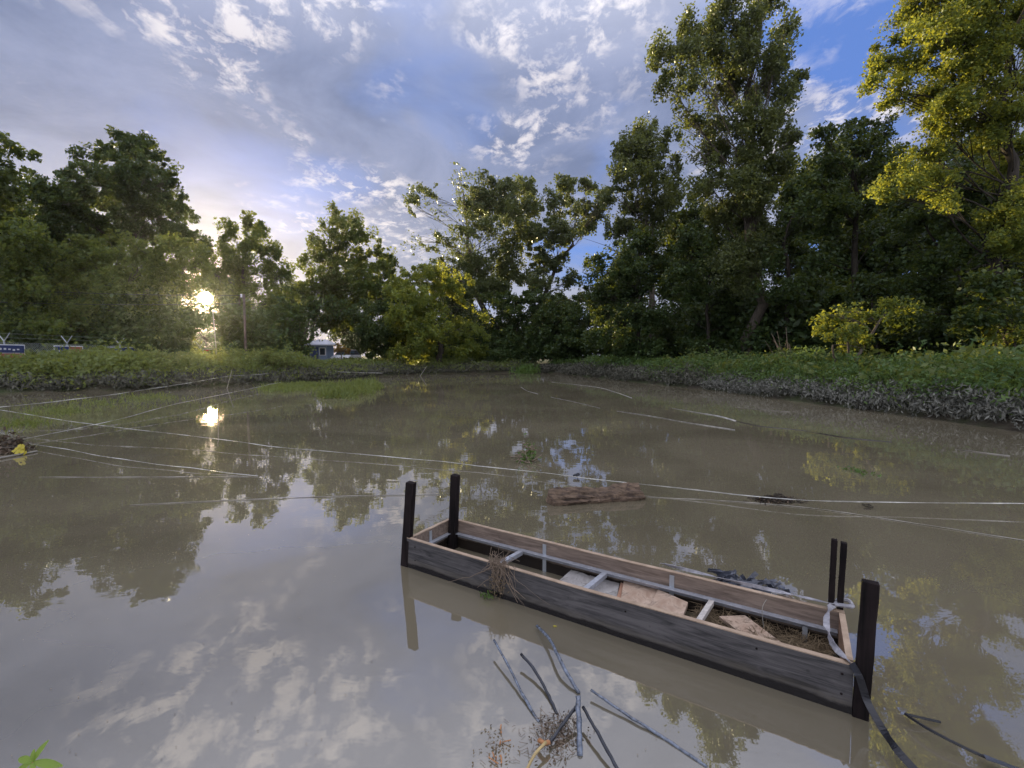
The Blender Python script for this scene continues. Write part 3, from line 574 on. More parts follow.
M['lamp_lens'] = plain('lamp_lens', (0.7, 0.7, 0.7), .15, .6, var=.05)
M['gravel'] = plain('gravel', (0.17, 0.16, 0.15), .9, .1, var=.3, scale=4)

def ribbon(mb, pts, hw, twist=0.0, r=None, thick=0.0015, up=None):
    pts = np.asarray(pts, float); n = len(pts)
    tg = np.gradient(pts, axis=0); tg /= np.linalg.norm(tg, axis=1)[:, None] + 1e-9
    u0 = np.array([0, 0, 1.0]) if up is None else np.asarray(up, float)
    a = np.cross(tg, u0); a /= np.linalg.norm(a, axis=1)[:, None] + 1e-9; b = np.cross(a, tg)
    ph = np.cumsum(np.full(n, twist)) if r is None else np.cumsum(r.normal(twist, abs(twist) * .8 + .05, n))
    wv = np.cos(ph)[:, None] * a + np.sin(ph)[:, None] * b; nv = np.cross(wv, tg)
    vs = np.stack([pts - wv * hw - nv * thick, pts + wv * hw - nv * thick, pts + wv * hw + nv * thick, pts - wv * hw + nv * thick], 1).reshape(-1, 3)
    fs = [(i * 4 + j, i * 4 + (j + 1) % 4, (i + 1) * 4 + (j + 1) % 4, (i + 1) * 4 + j) for i in range(n - 1) for j in range(4)] + [(3, 2, 1, 0), tuple((n - 1) * 4 + j for j in range(4))]
    mb.add(vs, fs)
def smooth(pts, n=40):
    pts = np.asarray(pts, float); d = np.concatenate([[0], np.cumsum(np.linalg.norm(np.diff(pts, axis=0), axis=1))])
    out = []
    tn = np.gradient(pts, d, axis=0)
    for s_ in np.linspace(0, d[-1], n):
        k = int(np.clip(np.searchsorted(d, s_) - 1, 0, len(d) - 2)); h = d[k + 1] - d[k]; x = (s_ - d[k]) / h
        out.append((2 * x**3 - 3 * x**2 + 1) * pts[k] + (x**3 - 2 * x**2 + x) * h * tn[k] + (-2 * x**3 + 3 * x**2) * pts[k + 1] + (x**3 - x**2) * h * tn[k + 1])
    return np.array(out)

# ------------------------------------------------------------------ the raised garden box
pb = empty('garden_box', lp(0, 0, -0.08)); tag(pb, 'long grey wooden raised bed frame with black corner posts standing in the flood water', 'garden box')
bpy.context.view_layer.update()
ZB, ZT, TH = -0.10, 0.218, 0.012
def board(name, p0, p1, outn, outer, inner, bow=0.0):
    """plank from p0 to p1 (local x, y); outn = outward normal; weathered outside, brown inside, bare top edge"""
    n = 24; b = MB(); ib = MB(); eb = MB(); P0, P1 = np.array(p0, float), np.array(p1, float)
    d = (P1 - P0) / np.linalg.norm(P1 - P0); nn = np.array(outn, float)
    for mb_, o0, o1, zb, zt in ((b, 0.0, -TH, ZB, ZT), (ib, -TH, -TH * 2, ZB, ZT), (eb, 0.001, -TH * 2 - .001, ZT, ZT + .005)):
        vs = []
        for i in range(n):
            f = i / (n - 1); c = P0 + (P1 - P0) * f; zz = bow * math.sin(math.pi * f) + 0.0012 * math.sin(17 * f + zb * 9)
            for oo, z_ in ((o0, zb), (o0, zt + zz), (o1, zt + zz), (o1, zb)) if mb_ is not eb else ((o0, zb + zz), (o0, zt + zz), (o1, zt + zz), (o1, zb + zz)):
                q = c + nn * oo; vs.append(lp(q[0], q[1], z_))
        fs = [(i * 4 + j, (i + 1) * 4 + j, (i + 1) * 4 + (j + 1) % 4, i * 4 + (j + 1) % 4) for i in range(n - 1) for j in range(4)] + [(0, 1, 2, 3), tuple((n - 1) * 4 + j for j in (3, 2, 1, 0))]
        mb_.add(vs, fs)
    o = b.build(name, M[outer], pb); ib.build('inner_face', M[inner], o); eb.build('top_edge', M['edge'], o); return o
board('side_board', (0, 0), (PL, 0), (0, -1), 'board_grey', 'board_brown', -0.008)
board('side_board', (0.0, PW), (PL, PW), (0, 1), 'board_grey', 'board_brown', -0.004)
board('end_board', (0.0, 0.034), (0.0, PW - .034), (-1, 0), 'board_grey', 'board_brown')
board('end_board', (PL, 0.034), (PL, PW - .034), (1, 0), 'board_tan', 'board_tan')
def post(x, y, wx, wy, top, lean, name='post', z0=-0.12):
    b = MB(); h = top - z0; n = 10; vs = []
    for i in range(n):
        f = i / (n - 1); cx, cy = x + lean[0] * f, y + lean[1] * f
        for sx, sy in ((-1, -1), (1, -1), (1, 1), (-1, 1)):
            j = rng.normal(0, .0007, 2)
            vs.append(lp(cx + sx * wx / 2 + j[0], cy + sy * wy / 2 + j[1], z0 + h * f + (rng.uniform(-.006, .004) if i == n - 1 else 0)))
    fs = [(i * 4 + j, i * 4 + (j + 1) % 4, (i + 1) * 4 + (j + 1) % 4, (i + 1) * 4 + j) for i in range(n - 1) for j in range(4)] + [(3, 2, 1, 0), tuple((n - 1) * 4 + j for j in range(4))]
    b.add(vs, fs); return b.build(name, M['post'], pb, bevel=.003)
post(-0.042, 0.012, .072, .04, .632, (0.06, 0.02))
post(0.062, PW - .064, .062, .05, .60, (0.025, 0.02))
post(PL + .026, 0.006, .058, .034, .602, (0.018, 0.0))
post(PL - .058, PW + .022, .027, .034, .588, (0.004, 0.0)); post(PL - .024, PW + .02, .027, .034, .580, (0.012, 0.0))
for fx, fz in ((.03, .17), (.03, .07), (.31, .12), (.62, .16), (.86, .17), (.985, .17), (.985, .08)):
    b = MB(); b.tube([lp(PL * fx, -.0005, fz), lp(PL * fx, -.003, fz)], .005, 10); b.build('screw_head', M['post'], pb)
RZ = 0.125
def rail(name, a, b_, hw, nrm_in):
    mb = MB(); a, b_ = np.array(a, float), np.array(b_, float); c = (a + b_) / 2; d = (b_ - a) / 2; nn = np.array(nrm_in, float)
    hx = EX * d[0] + EY * d[1]; hn = EX * nn[0] + EY * nn[1]
    mb.box(lp(c[0], c[1], RZ), hx, hn * hw, EZ * .0018)
    e = c - nn * (hw - .0022); mb.box(lp(e[0], e[1], RZ - .0178), hx * .999, hn * .0018, EZ * .0155)
    return mb.build(name, M['steel'], pb)
W2 = TH * 2 + .004
rail('frame_rail', (W2 + .01, PW - W2 - .019), (PL - W2, PW - W2 - .019), .019, (0, -1))
rail('frame_rail', (W2 + .019, W2 + .002), (W2 + .019, PW - W2 - .04), .019, (1, 0))
rail('frame_rail', (W2 + .042, W2 + .017), (PL - W2 - .004, W2 + .017), .015, (0, 1))
for u, v in ((511, 556), (596, 579), (705, 608)):
    x, _ = loc_of(u, v, RZ)
    b = MB(); dx = 0.03
    y0, y1 = W2 + .033, PW - W2 - .04
    a = lp(x - .02, y0, RZ + .003); c = lp(x + .02, y1, RZ + .003)
    hw = .017 if u != 705 else .014
    n_ = np.cross((c - a) / np.linalg.norm(c - a), EZ)
    b.box((a + c) / 2, (c - a) / 2, n_ * hw, EZ * .002); b.box((a + c) / 2 + n_ * (hw - .002) - EZ * .014, (c - a) / 2 * .99, n_ * .0018, EZ * .0115)
    b.build('cross_bar', M['steel'] if u != 705 else M['steel_dirty'], pb)
for u, v in ((549, 541), (671, 577)):
    x, _ = loc_of(u, v, .2)
    b = MB(); b.box(lp(x, PW - W2 + .0015, .085), EX * .014, EY * .0014, EZ * .115); b.build('strap_plate', M['galv'], pb)
b = MB(); b.box(lp(W2 - .0015, PW * .45, .12), EX * .0014, EY * .014, EZ * .085); b.build('strap_plate', M['galv'], pb)
b = MB(); b.box(lp(PL - .17, PW - W2 - .03, .04), EX * .012, EY * .003, EZ * .075); b.build('frame_leg', M['galv'], pb)

# planks lying in the box
def plank(label, px, z, th, mat, tilt=(0, 0)):
    pts = [onz(u, v, z + tz) for (u, v), tz in zip(px, (tilt[0], tilt[0], tilt[1], tilt[1]))]
    mb = MB(); n = 6; vs = []
    top = [p.copy() for p in pts]; bot = [p - EZ * th for p in pts]
    mb.add(top + bot, [(0, 1, 2, 3), (7, 6, 5, 4), (0, 4, 5, 1), (1, 5, 6, 2), (2, 6, 7, 3), (3, 7, 4, 0)])
    return tag(mb.build('plank', M[mat], bevel=.002), label, 'plank', 'loose planks inside the garden box')
plank('dirty grey square board inside the box, leftmost of the loose planks', [(556, 583), (585, 592), (590, 576), (573, 568)], .055, .018, 'plank_grey', (0, .01))
plank('grey board lying under the second cross bar of the box', [(580, 593), (616, 602), (620, 581), (592, 571)], .06, .018, 'plank_grey')
plank('reddish board edge between the grey board and the tan board', [(616, 600), (620, 602), (626, 583), (621, 581)], .068, .03, 'plank_red')
plank('wide pale tan board in the middle of the garden box', [(620, 602), (652, 613), (658, 589), (624, 579)], .075, .022, 'plank', (0, .01))
plank('tan board with dark stains left of the white cross bar', [(648, 608), (682, 619), (688, 602), (658, 589)], .085, .026, 'plank', (0, .012))
plank('long pale plank lying slanted at the right end of the garden box', [(746, 637), (800, 656), (745, 615), (719, 616)], .07, .02, 'plank', (0.0, .02))

# straw and mud caught in the box
r = np.random.default_rng(77)
def litter(name, label, cx, cy, sx, sy, z0, z1, n, L, Wd, mat, kind='stuff', local=True, round_=False, grp=None, cat=None):
    x = cx + r.uniform(-1, 1, n) * sx; y = cy + r.uniform(-1, 1, n) * sy
    if round_: q = r.normal(0, .5, (n, 2)); x, y = cx + q[:, 0] * sx, cy + q[:, 1] * sy
    z = r.uniform(z0, z1, n)
    c = np.stack([lp(a, b_, c_) for a, b_, c_ in zip(x, y, z)]) if local else np.stack([x, y, z], 1)
    nr = rnd_dirs(n, r) * .5; nr[:, 2] += 1.0; nr /= np.linalg.norm(nr, axis=1)[:, None]
    l = L * r.uniform(.4, 1.4, n)
    mb = MB(); mb.quads(leafquads(c, l, Wd * r.uniform(.6, 1.5, n), nr))
    return tag(mb.build(name, M[mat]), label, cat, grp, kind=kind)
litter('straw', 'matted brown straw and mud filling the right end of the box', PL - .38, .25, .33, .20, .015, .085, 5200, .045, .0016, 'straw')
litter('straw', 'bits of straw beside the tan boards in the box', PL - .95, .2, .16, .12, .01, .05, 500, .03, .002, 'straw')
mb = MB(); nn_ = 22
vs = []
for i in range(nn_):
    for j in range(nn_):
        x, y = PL - .72 + .68 * i / (nn_ - 1), W2 + .01 + (PW - 2 * W2 - .02) * j / (nn_ - 1)
        vs.append(lp(x, y, .035 * min(1, 3 * i / (nn_ - 1)) * (0.7 + .5 * math.sin(i * 1.1) * math.sin(j * .9 + i * .4)) + r.normal(0, .003) - .004))
mb.add(vs, [(i * nn_ + j, (i + 1) * nn_ + j, (i + 1) * nn_ + j + 1, i * nn_ + j + 1) for i in range(nn_ - 1) for j in range(nn_ - 1)])
tag(mb.build('mud', M['muddy_stem'], smooth=True), 'wet mud silted up inside the right end of the box', kind='stuff')

# root clump hanging over the front board
rc = empty('root_clump', lp(.66, -0.03, .0)); tag(rc, 'tangle of pale dead roots hanging over the front board of the garden box', 'roots')
x0, _ = loc_of(500, 563, .22)
mb = MB(); r = np.random.default_rng(3)
for i in range(46):
    x = x0 + r.normal(0, .035); y = r.uniform(-.03, .02); z = .235; pts = []
    if r.random() < .35:
        y = r.uniform(.0, .05)
    dx, dz_ = r.normal(0, .012), -r.uniform(.014, .028); nseg = r.integers(5, 13)
    for k_ in range(nseg):
        pts.append(lp(x, y, max(z, .0))); dx += r.normal(0, .006); x += dx; y = min(y - r.uniform(0, .007), -.006) if k_ > 0 else y; z += dz_ * r.uniform(.4, 1.3) * (1 if k_ else .3)
    mb.tube(pts, np.linspace(.0032, .0012, len(pts)) * r.uniform(.5, 1.2), 4)
for i in range(40):
    a = lp(x0 + r.normal(0, .04), r.uniform(-.012, .05), .228 + r.uniform(0, .02)); mb.tube([a, a + r.normal(0, .02, 3), a + r.normal(0, .03, 3) + EZ * .006], .0016, 4)
mb.build('root', M['root'], rc)
c = np.stack([lp(x0 - .05 + r.normal(0, .025), -.05 + r.normal(0, .02), .012 + abs(r.normal(0, .015))) for _ in range(42)])
mb = MB(); mb.quads(leafquads(c, .012, .006)); mb.build('leaf', M['grass'], rc)
c = np.stack([lp(x0 + r.normal(0, .03), -.02 + r.normal(0, .012), .09 + r.normal(0, .05)) for _ in range(160)])
mb = MB(); mb.quads(leafquads(c, .014, .003)); mb.build('dead_leaf', M['straw'], rc)

# long strap along the back edge, knotted at the double post, trailing out over the front corner
sp = empty('strap', lp(PL, .3, .2)); tag(sp, 'twisted grey and black strap knotted round the double post and trailing over the right end', 'strap')
mb = MB()
ribbon(mb, smooth([lp(PL - .95, PW + .03, .235), lp(PL - .6, PW + .015, .236), lp(PL - .3, PW + .012, .238), lp(PL - .04, PW - .01, .25)], 30), .010, .25, np.random.default_rng(1))
mb.tube(smooth([lp(PL - .04, PW - .01, .25), lp(PL + .03, PW - .015, .262), lp(PL + .035, PW + .01, .255), lp(PL + .02, PW + .05, .26), lp(PL - .02, PW + .055, .25), lp(PL - .04, PW - .01, .25)], 30), .010, 6)
mb.build('band', M['strap_grey'], sp)
mb = MB(); ribbon(mb, smooth([lp(PL - .05, PW - .015, .245), lp(PL - .07, PW - .07, .25), lp(PL - .085, PW - .2, .222), lp(PL - .075, PW - .32, .215), lp(PL - .045, .07, .222), lp(PL - .012, .0, .229)], 36), .014, .16, np.random.default_rng(6)); mb.build('band', M['strap_grey'], sp)
mb = MB(); pts = [lp(PL - .008, .0, .229), lp(PL + .01, -.03, .21), onz(868, 703, .10), onz(882, 728, .06), onz(897, 750, .05), onz(922, 778, .04), onz(960, 830, .03)]
ribbon(mb, smooth(pts, 40), .014, .07, np.random.default_rng(8), up=(0.3, .9, .2)); mb.build('tail', M['strap_black'], sp)
mb = MB(); mb.tube(smooth([lp(PL - .33, PW + .005, .224), lp(PL - .37, PW - .05, .16), lp(PL - .36, PW - .09, .06)], 10), .0018, 4); mb.tube(smooth([lp(PL - .33, PW + .005, .226), lp(PL - .30, PW - .0, .23), lp(PL - .26, PW + .01, .226)], 8), .0018, 4)
tag(mb.build('cord', M['cord']), 'thin pale cord hanging over the back board inside the box', 'cord')

# torn plastic and twigs caught behind the box
tb = empty('tarp_scrap', onz(745, 585, 0)); tag(tb, 'crumpled black plastic scraps caught behind the garden box', 'plastic scrap')
mb = MB(); r = np.random.default_rng(12)
for i in range(62):
    f = r.random() ** 1.2; u, v = 716 + 62 * f + r.normal(0, 4), 577 + 15 * f + r.normal(0, 3)
    a = onz(u, v, r.uniform(.01, .07) + .085 * math.sin(3.1 * min(1, f * 1.3))); L = r.uniform(.04, .10); th = r.uniform(0, 6.28)
    d = np.array([math.cos(th), math.sin(th) * .6, r.uniform(-.2, .5)]) * L
    ribbon(mb, smooth([a - d, a + r.normal(0, .012, 3), a + d + r.normal(0, .015, 3)], 8), r.uniform(.007, .016), .25, r, thick=.001)
mb.build('sheet', M['tarp'], tb)
mb = MB()
for i in range(160):
    f = r.random(); a = onz(712 + 90 * f, 583 + 22 * f, r.uniform(.005, .04)); mb.tube([a, a + r.normal(0, .03, 3) * [1, 1, .3], a + r.normal(0, .05, 3) * [1, 1, .25]], .002, 4)
mb.build('twig', M['root'], tb)

# ------------------------------------------------------------------ the split log
def lumpy(p0, p1, hw, hh, seed, n=46, m=26, z0=0.0):
    r = np.random.default_rng(seed); p0, p1 = np.asarray(p0), np.asarray(p1); d = p1 - p0; L = np.linalg.norm(d); d /= L; s = np.array([-d[1], d[0], 0]); vs = []
    ph = r.uniform(0, 6.28, 8)
    gro = r.normal(0, .15, m)
    for i in range(n):
        f = i / (n - 1); c = p0 + d * L * f
        end = 0.90 + .1 * min(1, 8 * min(f, 1 - f)) 
        for j in range(m):
            th = 2 * math.pi * j / m; cx, cz = math.cos(th), math.sin(th)
            q = (abs(cx) ** 3.4 + abs(cz) ** 3.4) ** (-1 / 3.4)
            k = q * (1 + gro[j] * (1 + .5 * math.sin(f * 9 + ph[1])) + .05 * math.sin(f * 17 + th * 2 + ph[0]) + .04 * math.sin(f * 41 + th * 5 + ph[2]) + r.normal(0, .032)) * end
            vs.append(c + s * cx * hw * k + np.array([0, 0, 1]) * (cz * hh * k * (1 + .14 * math.sin(f * 7 + ph[3]))) + d * (.02 * math.sin(th * 2 + ph[4]) * (1 if i in (0, n - 1) else 0)) + np.array([0, 0, z0]))
    side = [(i * m + j, i * m + (j + 1) % m, (i + 1) * m + (j + 1) % m, (i + 1) * m + j) for i in range(n - 1) for j in range(m)]
    return vs, side, [tuple(range(m))[::-1], tuple((n - 1) * m + j for j in range(m))]
lg = empty('log', onz(594, 500, 0)); tag(lg, 'short split log with rough brown bark floating in the middle of the pond', 'log')
a, b_ = onz(549, 503, 0), onz(640, 497, 0)
vs, side, caps = lumpy(a, b_, .115, .085, 5, z0=.034)
mb = MB(); mb.add(vs, side); mb.build('bark', M['log'], lg)
mb = MB(); mb.add(np.array(vs)[list(range(26))], [tuple(range(26))[::-1]]); mb.build('cut_end', M['log_end'], lg); mb = MB(); mb.add(np.array(vs)[-26:], [tuple(range(26))]); mb.build('cut_end', M['log_end'], lg)
mb = MB(); mb.tube([onz(578, 481, .0), onz(577, 474, .05)], .006, 5); mb.tube([onz(574, 476, .03), onz(579, 474, .045)], .02, 6)
tag(mb.build('float', M['strap_black']), 'small dark knot on the tape just behind the log', 'knot')

# ------------------------------------------------------------------ fence tapes and cords lying over the water
def cordline(name, label, cat, px, hw, mat, n=90, twist=.35, seed=0, flat=True, sagn=.004, grp='loose fence tapes and cords across the pond'):
    pts = smooth([onz(u, v, z) for u, v, z in px], n); rr = np.random.default_rng(seed)
    pts[:, 2] += np.interp(np.arange(n), np.arange(0, n, 6), rr.normal(0, sagn, len(range(0, n, 6)))); pts[:, 2] = np.maximum(pts[:, 2], .004)
    mb = MB()
    if flat: ribbon(mb, pts, hw, twist, rr)
    else: mb.tube(pts, hw, 4)
    return tag(mb.build(name, M[mat]), label, cat, grp)
cordline('fence_tape', 'longest pale tape, crossing the whole pond from the left edge to the right edge', 'tape', [(-60,402,.3),(0,410,.28),(98,425,.2),(184,435,.13),(273,446,.09),(391,457,.06),(500,468,.05),(600,480,.06),(700,490,.07),(800,500,.075),(900,502,.08),(1080,504,.1)], .005, 'tape', 260, .25, 1)
cordline('fence_tape', 'pale tape rising from the left edge to the thin stake on the left bank', 'tape', [(-60,414,.3),(0,407,.32),(78,399,.4),(156,388,.5),(228,376,.6)], .0085, 'tape', 120, .2, 2)
cordline('fence_tape', 'pale tape running right from the thin stake into the brush of the left bank', 'tape', [(228,376,.6),(262,374,.55),(305,369,.72),(344,372,.5),(382,373,.45)], .0085, 'tape', 80, .2, 3)
cordline('rope', 'cord rising from the clump of dead leaves to the right under the low sun reflection', 'cord', [(23,439,.06),(94,425,.1),(180,403,.25),(230,393,.35),(281,382,.5)], .0055, 'tape', 100, .2, 4)
cordline('rope', 'cord running down from the clump of dead leaves towards the middle of the left water', 'cord', [(27,443,.06),(70,450,.055),(113,458,.05),(190,468,.03),(258,476,.012)], .0045, 'tape', 100, .2, 5)
cordline('rope', 'faint level cord half sunk in the left water', 'cord', [(39,477,.005),(150,477,.005),(258,476,.008)], .004, 'cord', 60, .2, 6, sagn=.001)
cordline('rope', 'faint cord half sunk between the left shore and the garden box', 'cord', [(130,505,.005),(280,498,.005),(440,494,.006)], .004, 'cord', 60, .2, 7, sagn=.001)
cordline('rope', 'thin dull cord running from the right end of the log to the right edge', 'cord', [(647,497,.005),(730,501,.006),(810,508,.006),(920,524,.006),(1060,546,.006)], .0035, 'cord', 100, .2, 8, sagn=.001)
cordline('floating_tape', 'short curved pale tape floating nearest the far bank', 'tape', [(521,387,.005),(528,391,.005),(538,394,.005)], .012, 'tape', 16, .05, 9, sagn=.001)
cordline('floating_tape', 'short straight pale tape floating left of the long right hand tapes', 'tape', [(551,397,.005),(575,402,.005),(600,408,.005)], .012, 'tape', 24, .05, 10, sagn=.001)
cordline('floating_tape', 'long pale tape floating nearest the camera on the right hand water', 'tape', [(617,411,.005),(650,416,.005),(690,423,.005),(735,430,.005)], .012, 'tape', 40, .05, 11, sagn=.001)
cordline('floating_tape', 'pale tape curving along the right bank from its far end', 'tape', [(551,382,.005),(570,384,.005),(596,387,.005),(615,392,.005),(632,398,.005)], .012, 'tape', 40, .05, 12, sagn=.001)
cordline('floating_tape', 'pale tape end floating between the curved tape and the dark cord', 'tape', [(672,408,.005),(700,413,.005),(718,416,.005),(736,421,.005)], .014, 'tape', 30, .05, 13, sagn=.001)
cordline('rope', 'dark cord floating off the right bank', 'cord', [(736,421,.006),(760,426,.006),(800,430,.006),(850,438,.006),(892,442,.006)], .010, 'cord_dark', 50, .1, 14, sagn=.001)
cordline('floating_tape', 'pale tape scrap floating close to the right bank near the right edge', 'tape', [(955,449,.005),(985,453,.005),(1010,456,.005)], .010, 'cord', 30, .05, 15, sagn=.001)
cordline('floating_tape', 'pale tape floating right under the muddy plants of the right bank', 'tape', [(735,407,.005),(765,410,.005),(790,412,.005)], .012, 'cord', 30, .05, 16, sagn=.001)

def stick(label, a, b_, r0, mat='cane', name='stake', grp='thin stakes along the shore', cat='stake'):
    mb = MB(); mb.tube(smooth([a, (np.array(a) + b_) / 2 + rng.normal(0, .01, 3), b_], 6), np.linspace(r0, r0 * .7, 6), 6); return tag(mb.build(name, M[mat]), label, cat, grp)
p = onz(228, 377, .55); stick('thin stake holding the pale tape on the left bank', p * [1, 1, 0] + [-.1, 0, -.1], p + [.2, 0, .35], .018, 'cord')
p = onz(421, 376, .0); stick('leaning thin stick at the far bank left of the upright one', p + [-.15, 0, -.1], p + [.45, 0, .75], .022, 'cord')
p = onz(488, 377, .0); stick('upright thin stick standing in the water at the far bank', p + [0, 0, -.2], p + [0.02, 0, .95], .022, 'bark')
p = at(218, 356, 30); stick('tall thin pale pole leaning in the brush under the low sun', p + [0, 0, -1.4], at(213, 312, 30), .035, 'cord', 'pole', None, 'pole')

# floating bits
def clump(name, label, cat, u, v, su, sv, h, parts, seed):
    """a heap of twigs and leaves on the water"""
    c0 = onz(u, v, 0); e = empty(name, c0); tag(e, label, cat); r = np.random.default_rng(seed); sc = c0[1] / F
    fv = c0[1] ** 2 / (F * CAMZ)
    for (pn, mat, n, L, Wd, kind) in parts:
        mb = MB()
        q = r.normal(0, .45, (n, 2)); hh = np.abs(r.normal(0, .5, n)) * h * np.exp(-(q ** 2).sum(1))
        c = np.stack([c0[0] + q[:, 0] * su * sc, c0[1] + q[:, 1] * sv * fv, hh + .006], 1)
        if kind == 'leaf': mb.quads(leafquads(c, L * r.uniform(.5, 1.3, n), Wd))
        else:
            for p_ in c:
                d = r.normal(0, 1, 3) * [1, 1, .35]; d = d / np.linalg.norm(d) * L * r.uniform(.4, 1.2)
                mb.tube([np.maximum(p_ - d, [-1e3, -1e3, .0]), p_ + r.normal(0, L * .1, 3) * [1, 1, .2], np.maximum(p_ + d, [-1e3, -1e3, .0])], Wd, 4)
        mb.build(pn, M[mat], e)
    return e
clump('debris_clump', 'brown clump of dead leaves with one yellow leaf at the left edge of the water', 'debris', 4, 452, 20, 4, .28, [('twig', 'bark', 40, .16, .009, 't'), ('dead_leaf', 'dead_leaf', 420, .045, .028, 'leaf')], 1)
p = onz(20, 450, .08)
mb = MB(); mb.quads(leafquads(p + rng.normal(0, .035, (16, 3)), .04, .028, np.tile(np.array([[0.1, -.9, .45]]), (16, 1)))); tag(mb.build('leaf', M['yellow_leaf']), 'bright yellow leaf spray on the clump of dead leaves', 'leaf')
stick('flat pale stick lying in the water at the left edge', onz(-20, 461, .03), onz(37, 451, .02), .016, 'cord', 'stick', None, 'stick')
clump('debris_clump', 'small dark floating debris clump on the long tape, right of the log', 'debris', 776, 501, 24, 3, .05, [('twig', 'bark_dark', 90, .055, .0055, 't'), ('dead_leaf', 'dead_leaf', 120, .02, .012, 'leaf')], 2)
clump('debris_clump', 'upright twiggy clump with a few green leaves, floating beyond the log', 'debris', 528, 461, 10, 6, .30, [('twig', 'root', 34, .10, .006, 't'), ('leaf', 'grass', 130, .035, .016, 'leaf')], 3)
clump('water_weed', 'small green water weed patch on the right hand water', 'water weed', 860, 472, 12, 5, .03, [('leaf', 'grass', 60, .03, .012, 'leaf')], 4)
clump('twig', 'single small twig standing on the long tape near the right edge', 'twig', 868, 508, 5, 2, .05, [('stem', 'bark_dark', 5, .06, .004, 't')], 5)
clump('debris_clump', 'brown rotting root clump between the foreground tubes', 'debris', 556, 735, 30, 28, .010, [('root', 'root', 170, .018, .0011, 't'), ('dead_leaf', 'dead_leaf', 200, .008, .004, 'leaf')], 6)
clump('flotsam', 'scattered orange and brown plant bits floating at the bottom of the photo', 'plant bits', 500, 748, 30, 34, .004, [('stem', 'root_orange', 7, .022, .0028, 't'), ('dead_leaf', 'straw', 60, .007, .004, 'leaf'), ('twig', 'root', 26, .014, .001, 't')], 7)
r = np.random.default_rng(31); px = np.stack([r.uniform(10, 1010, 420), 400 + 360 * r.random(420) ** 1.3], 1)
c = np.stack([onz(u, v, .004) for u, v in px if not (395 < u < 880 and 520 < v < 730)])
mb = MB(); nv = np.tile([[0., 0, 1.]], (len(c), 1)); sz = .0015 + .0014 * c[:, 1] * r.uniform(.3, 1, len(c)); mb.quads(leafquads(c, sz, sz * .6, nv)); tag(mb.build('specks', M['straw']), 'tiny specks of leaf and dust floating on the pond', kind='stuff')
mb = MB(); mb.quads(leafquads(np.array([onz(555, 626, .004)]), .014, .008, np.array([[0., 0, 1]]))); tag(mb.build('leaf', M['yellow_leaf']), 'single yellow leaf floating against the front of the garden box', 'leaf')

# half sunk grass island and emergent grass
def grass(label, P, h, n, ls, mat, seed, sp=.12):
    return weeds('grass', P, h, n, ls, mat, seed, spread=sp, label=label, droop=-1.2, wd=.09, topbias=.8, z0=.5)
def grass_patch(label, px, n, h, nl, ls, mat, seed, sp=.12):
    r = np.random.default_rng(seed); P = []
    while len(P) < n:
        i = r.integers(len(px)); u, v, su, sv = px[i]
        q = onz(u + r.normal(0, .5) * su, v + r.normal(0, .5) * sv, 0); P.append(q[:2])
    P = np.array(P); n_ = len(P); hh = h * r.uniform(.5, 1.2, n_)
    k = np.repeat(np.arange(n_), nl); c = np.stack([P[k, 0] + r.normal(0, sp, len(k)), P[k, 1] + r.normal(0, sp, len(k)), hh[k] * r.uniform(.1, .9, len(k))], 1)
    d = r.normal(0, .45, (len(k), 3)); d[:, 2] = 1; d /= np.linalg.norm(d, axis=1)[:, None]
    side = np.cross(d, rnd_dirs(len(k), r)); side /= np.linalg.norm(side, axis=1)[:, None]
    L = (ls * r.uniform(.5, 1.2, len(k)))[:, None]; wv = side * ls * .085
    q = np.stack([c - d * L - wv, c - d * L + wv, c + d * L + side * ls * .01 + r.normal(0, ls * .15, (len(k), 3)), c + d * L * .2 - wv * 1.4], 1)
    q[:, :, 2] = np.maximum(q[:, :, 2], .002)
    mb = MB(); mb.quads(q.reshape(-1, 3)); return tag(mb.build('grass', M[mat]), label, kind='stuff')
grass_patch('green grass island half under water off the left bank', [(352, 391, 24, 5), (366, 387, 14, 4), (338, 395, 16, 4)], 260, .34, 14, .16, 'weed_warm', 81)
grass_patch('brownish drowned grass between the left bank and the grass island', [(310, 386, 34, 3), (285, 389, 26, 3)], 300, .16, 10, .12, 'weed_warm', 82)
grass_patch('thin green grass standing in the shallows off the left bank', [(95, 404, 50, 6), (150, 398, 40, 4), (60, 412, 45, 5), (20, 425, 30, 5)], 230, .10, 6, .09, 'weed_warm', 83)
grass_patch('green tuft of grass at the far end of the pond', [(528, 373, 9, .8)], 60, .7, 14, .3, 'grass', 84)

# ------------------------------------------------------------------ black tubes in the foreground
def tube(label, px, r0, mat='pipe', name='plastic_tube', parts=None, grp='tubes sticking out of the water in front of the box', cat='tube'):
    mb = MB(); pts = smooth([onz(u, v, z) for u, v, z in px], 16); rr = np.random.default_rng(int(px[0][0])); pts[1:-1] += rr.normal(0, .0009, (14, 3))
    mb.tube(pts, r0 * rr.uniform(.88, 1.1, 16), 10)
    return tag(mb.build(name, M[mat], smooth=True), label, cat, grp)
tube('leftmost thin tube of the foreground bundle', [(494, 640, .06), (508, 665, .04), (524, 697, .012), (539, 722, .0)], .006)
tube('short dark tube second from the left, caked with roots', [(521, 654, .05), (533, 668, .035), (545, 688, .015), (557, 714, .0)], .0065, 'pipe_dark')
tube('bent grey tube whose upper end reaches highest towards the box', [(537, 626, .02), (550, 640, .045), (560, 660, .05), (568, 675, .03), (579, 693, .004)], .008)
tube('short thick upright tube in the middle of the bundle', [(578, 696, .10), (579, 720, .05), (580, 756, .0)], .011)
tube('dark bent tube running down left to the root knot', [(576, 707, .06), (563, 724, .04), (550, 742, .015)], .007, 'pipe_dark')
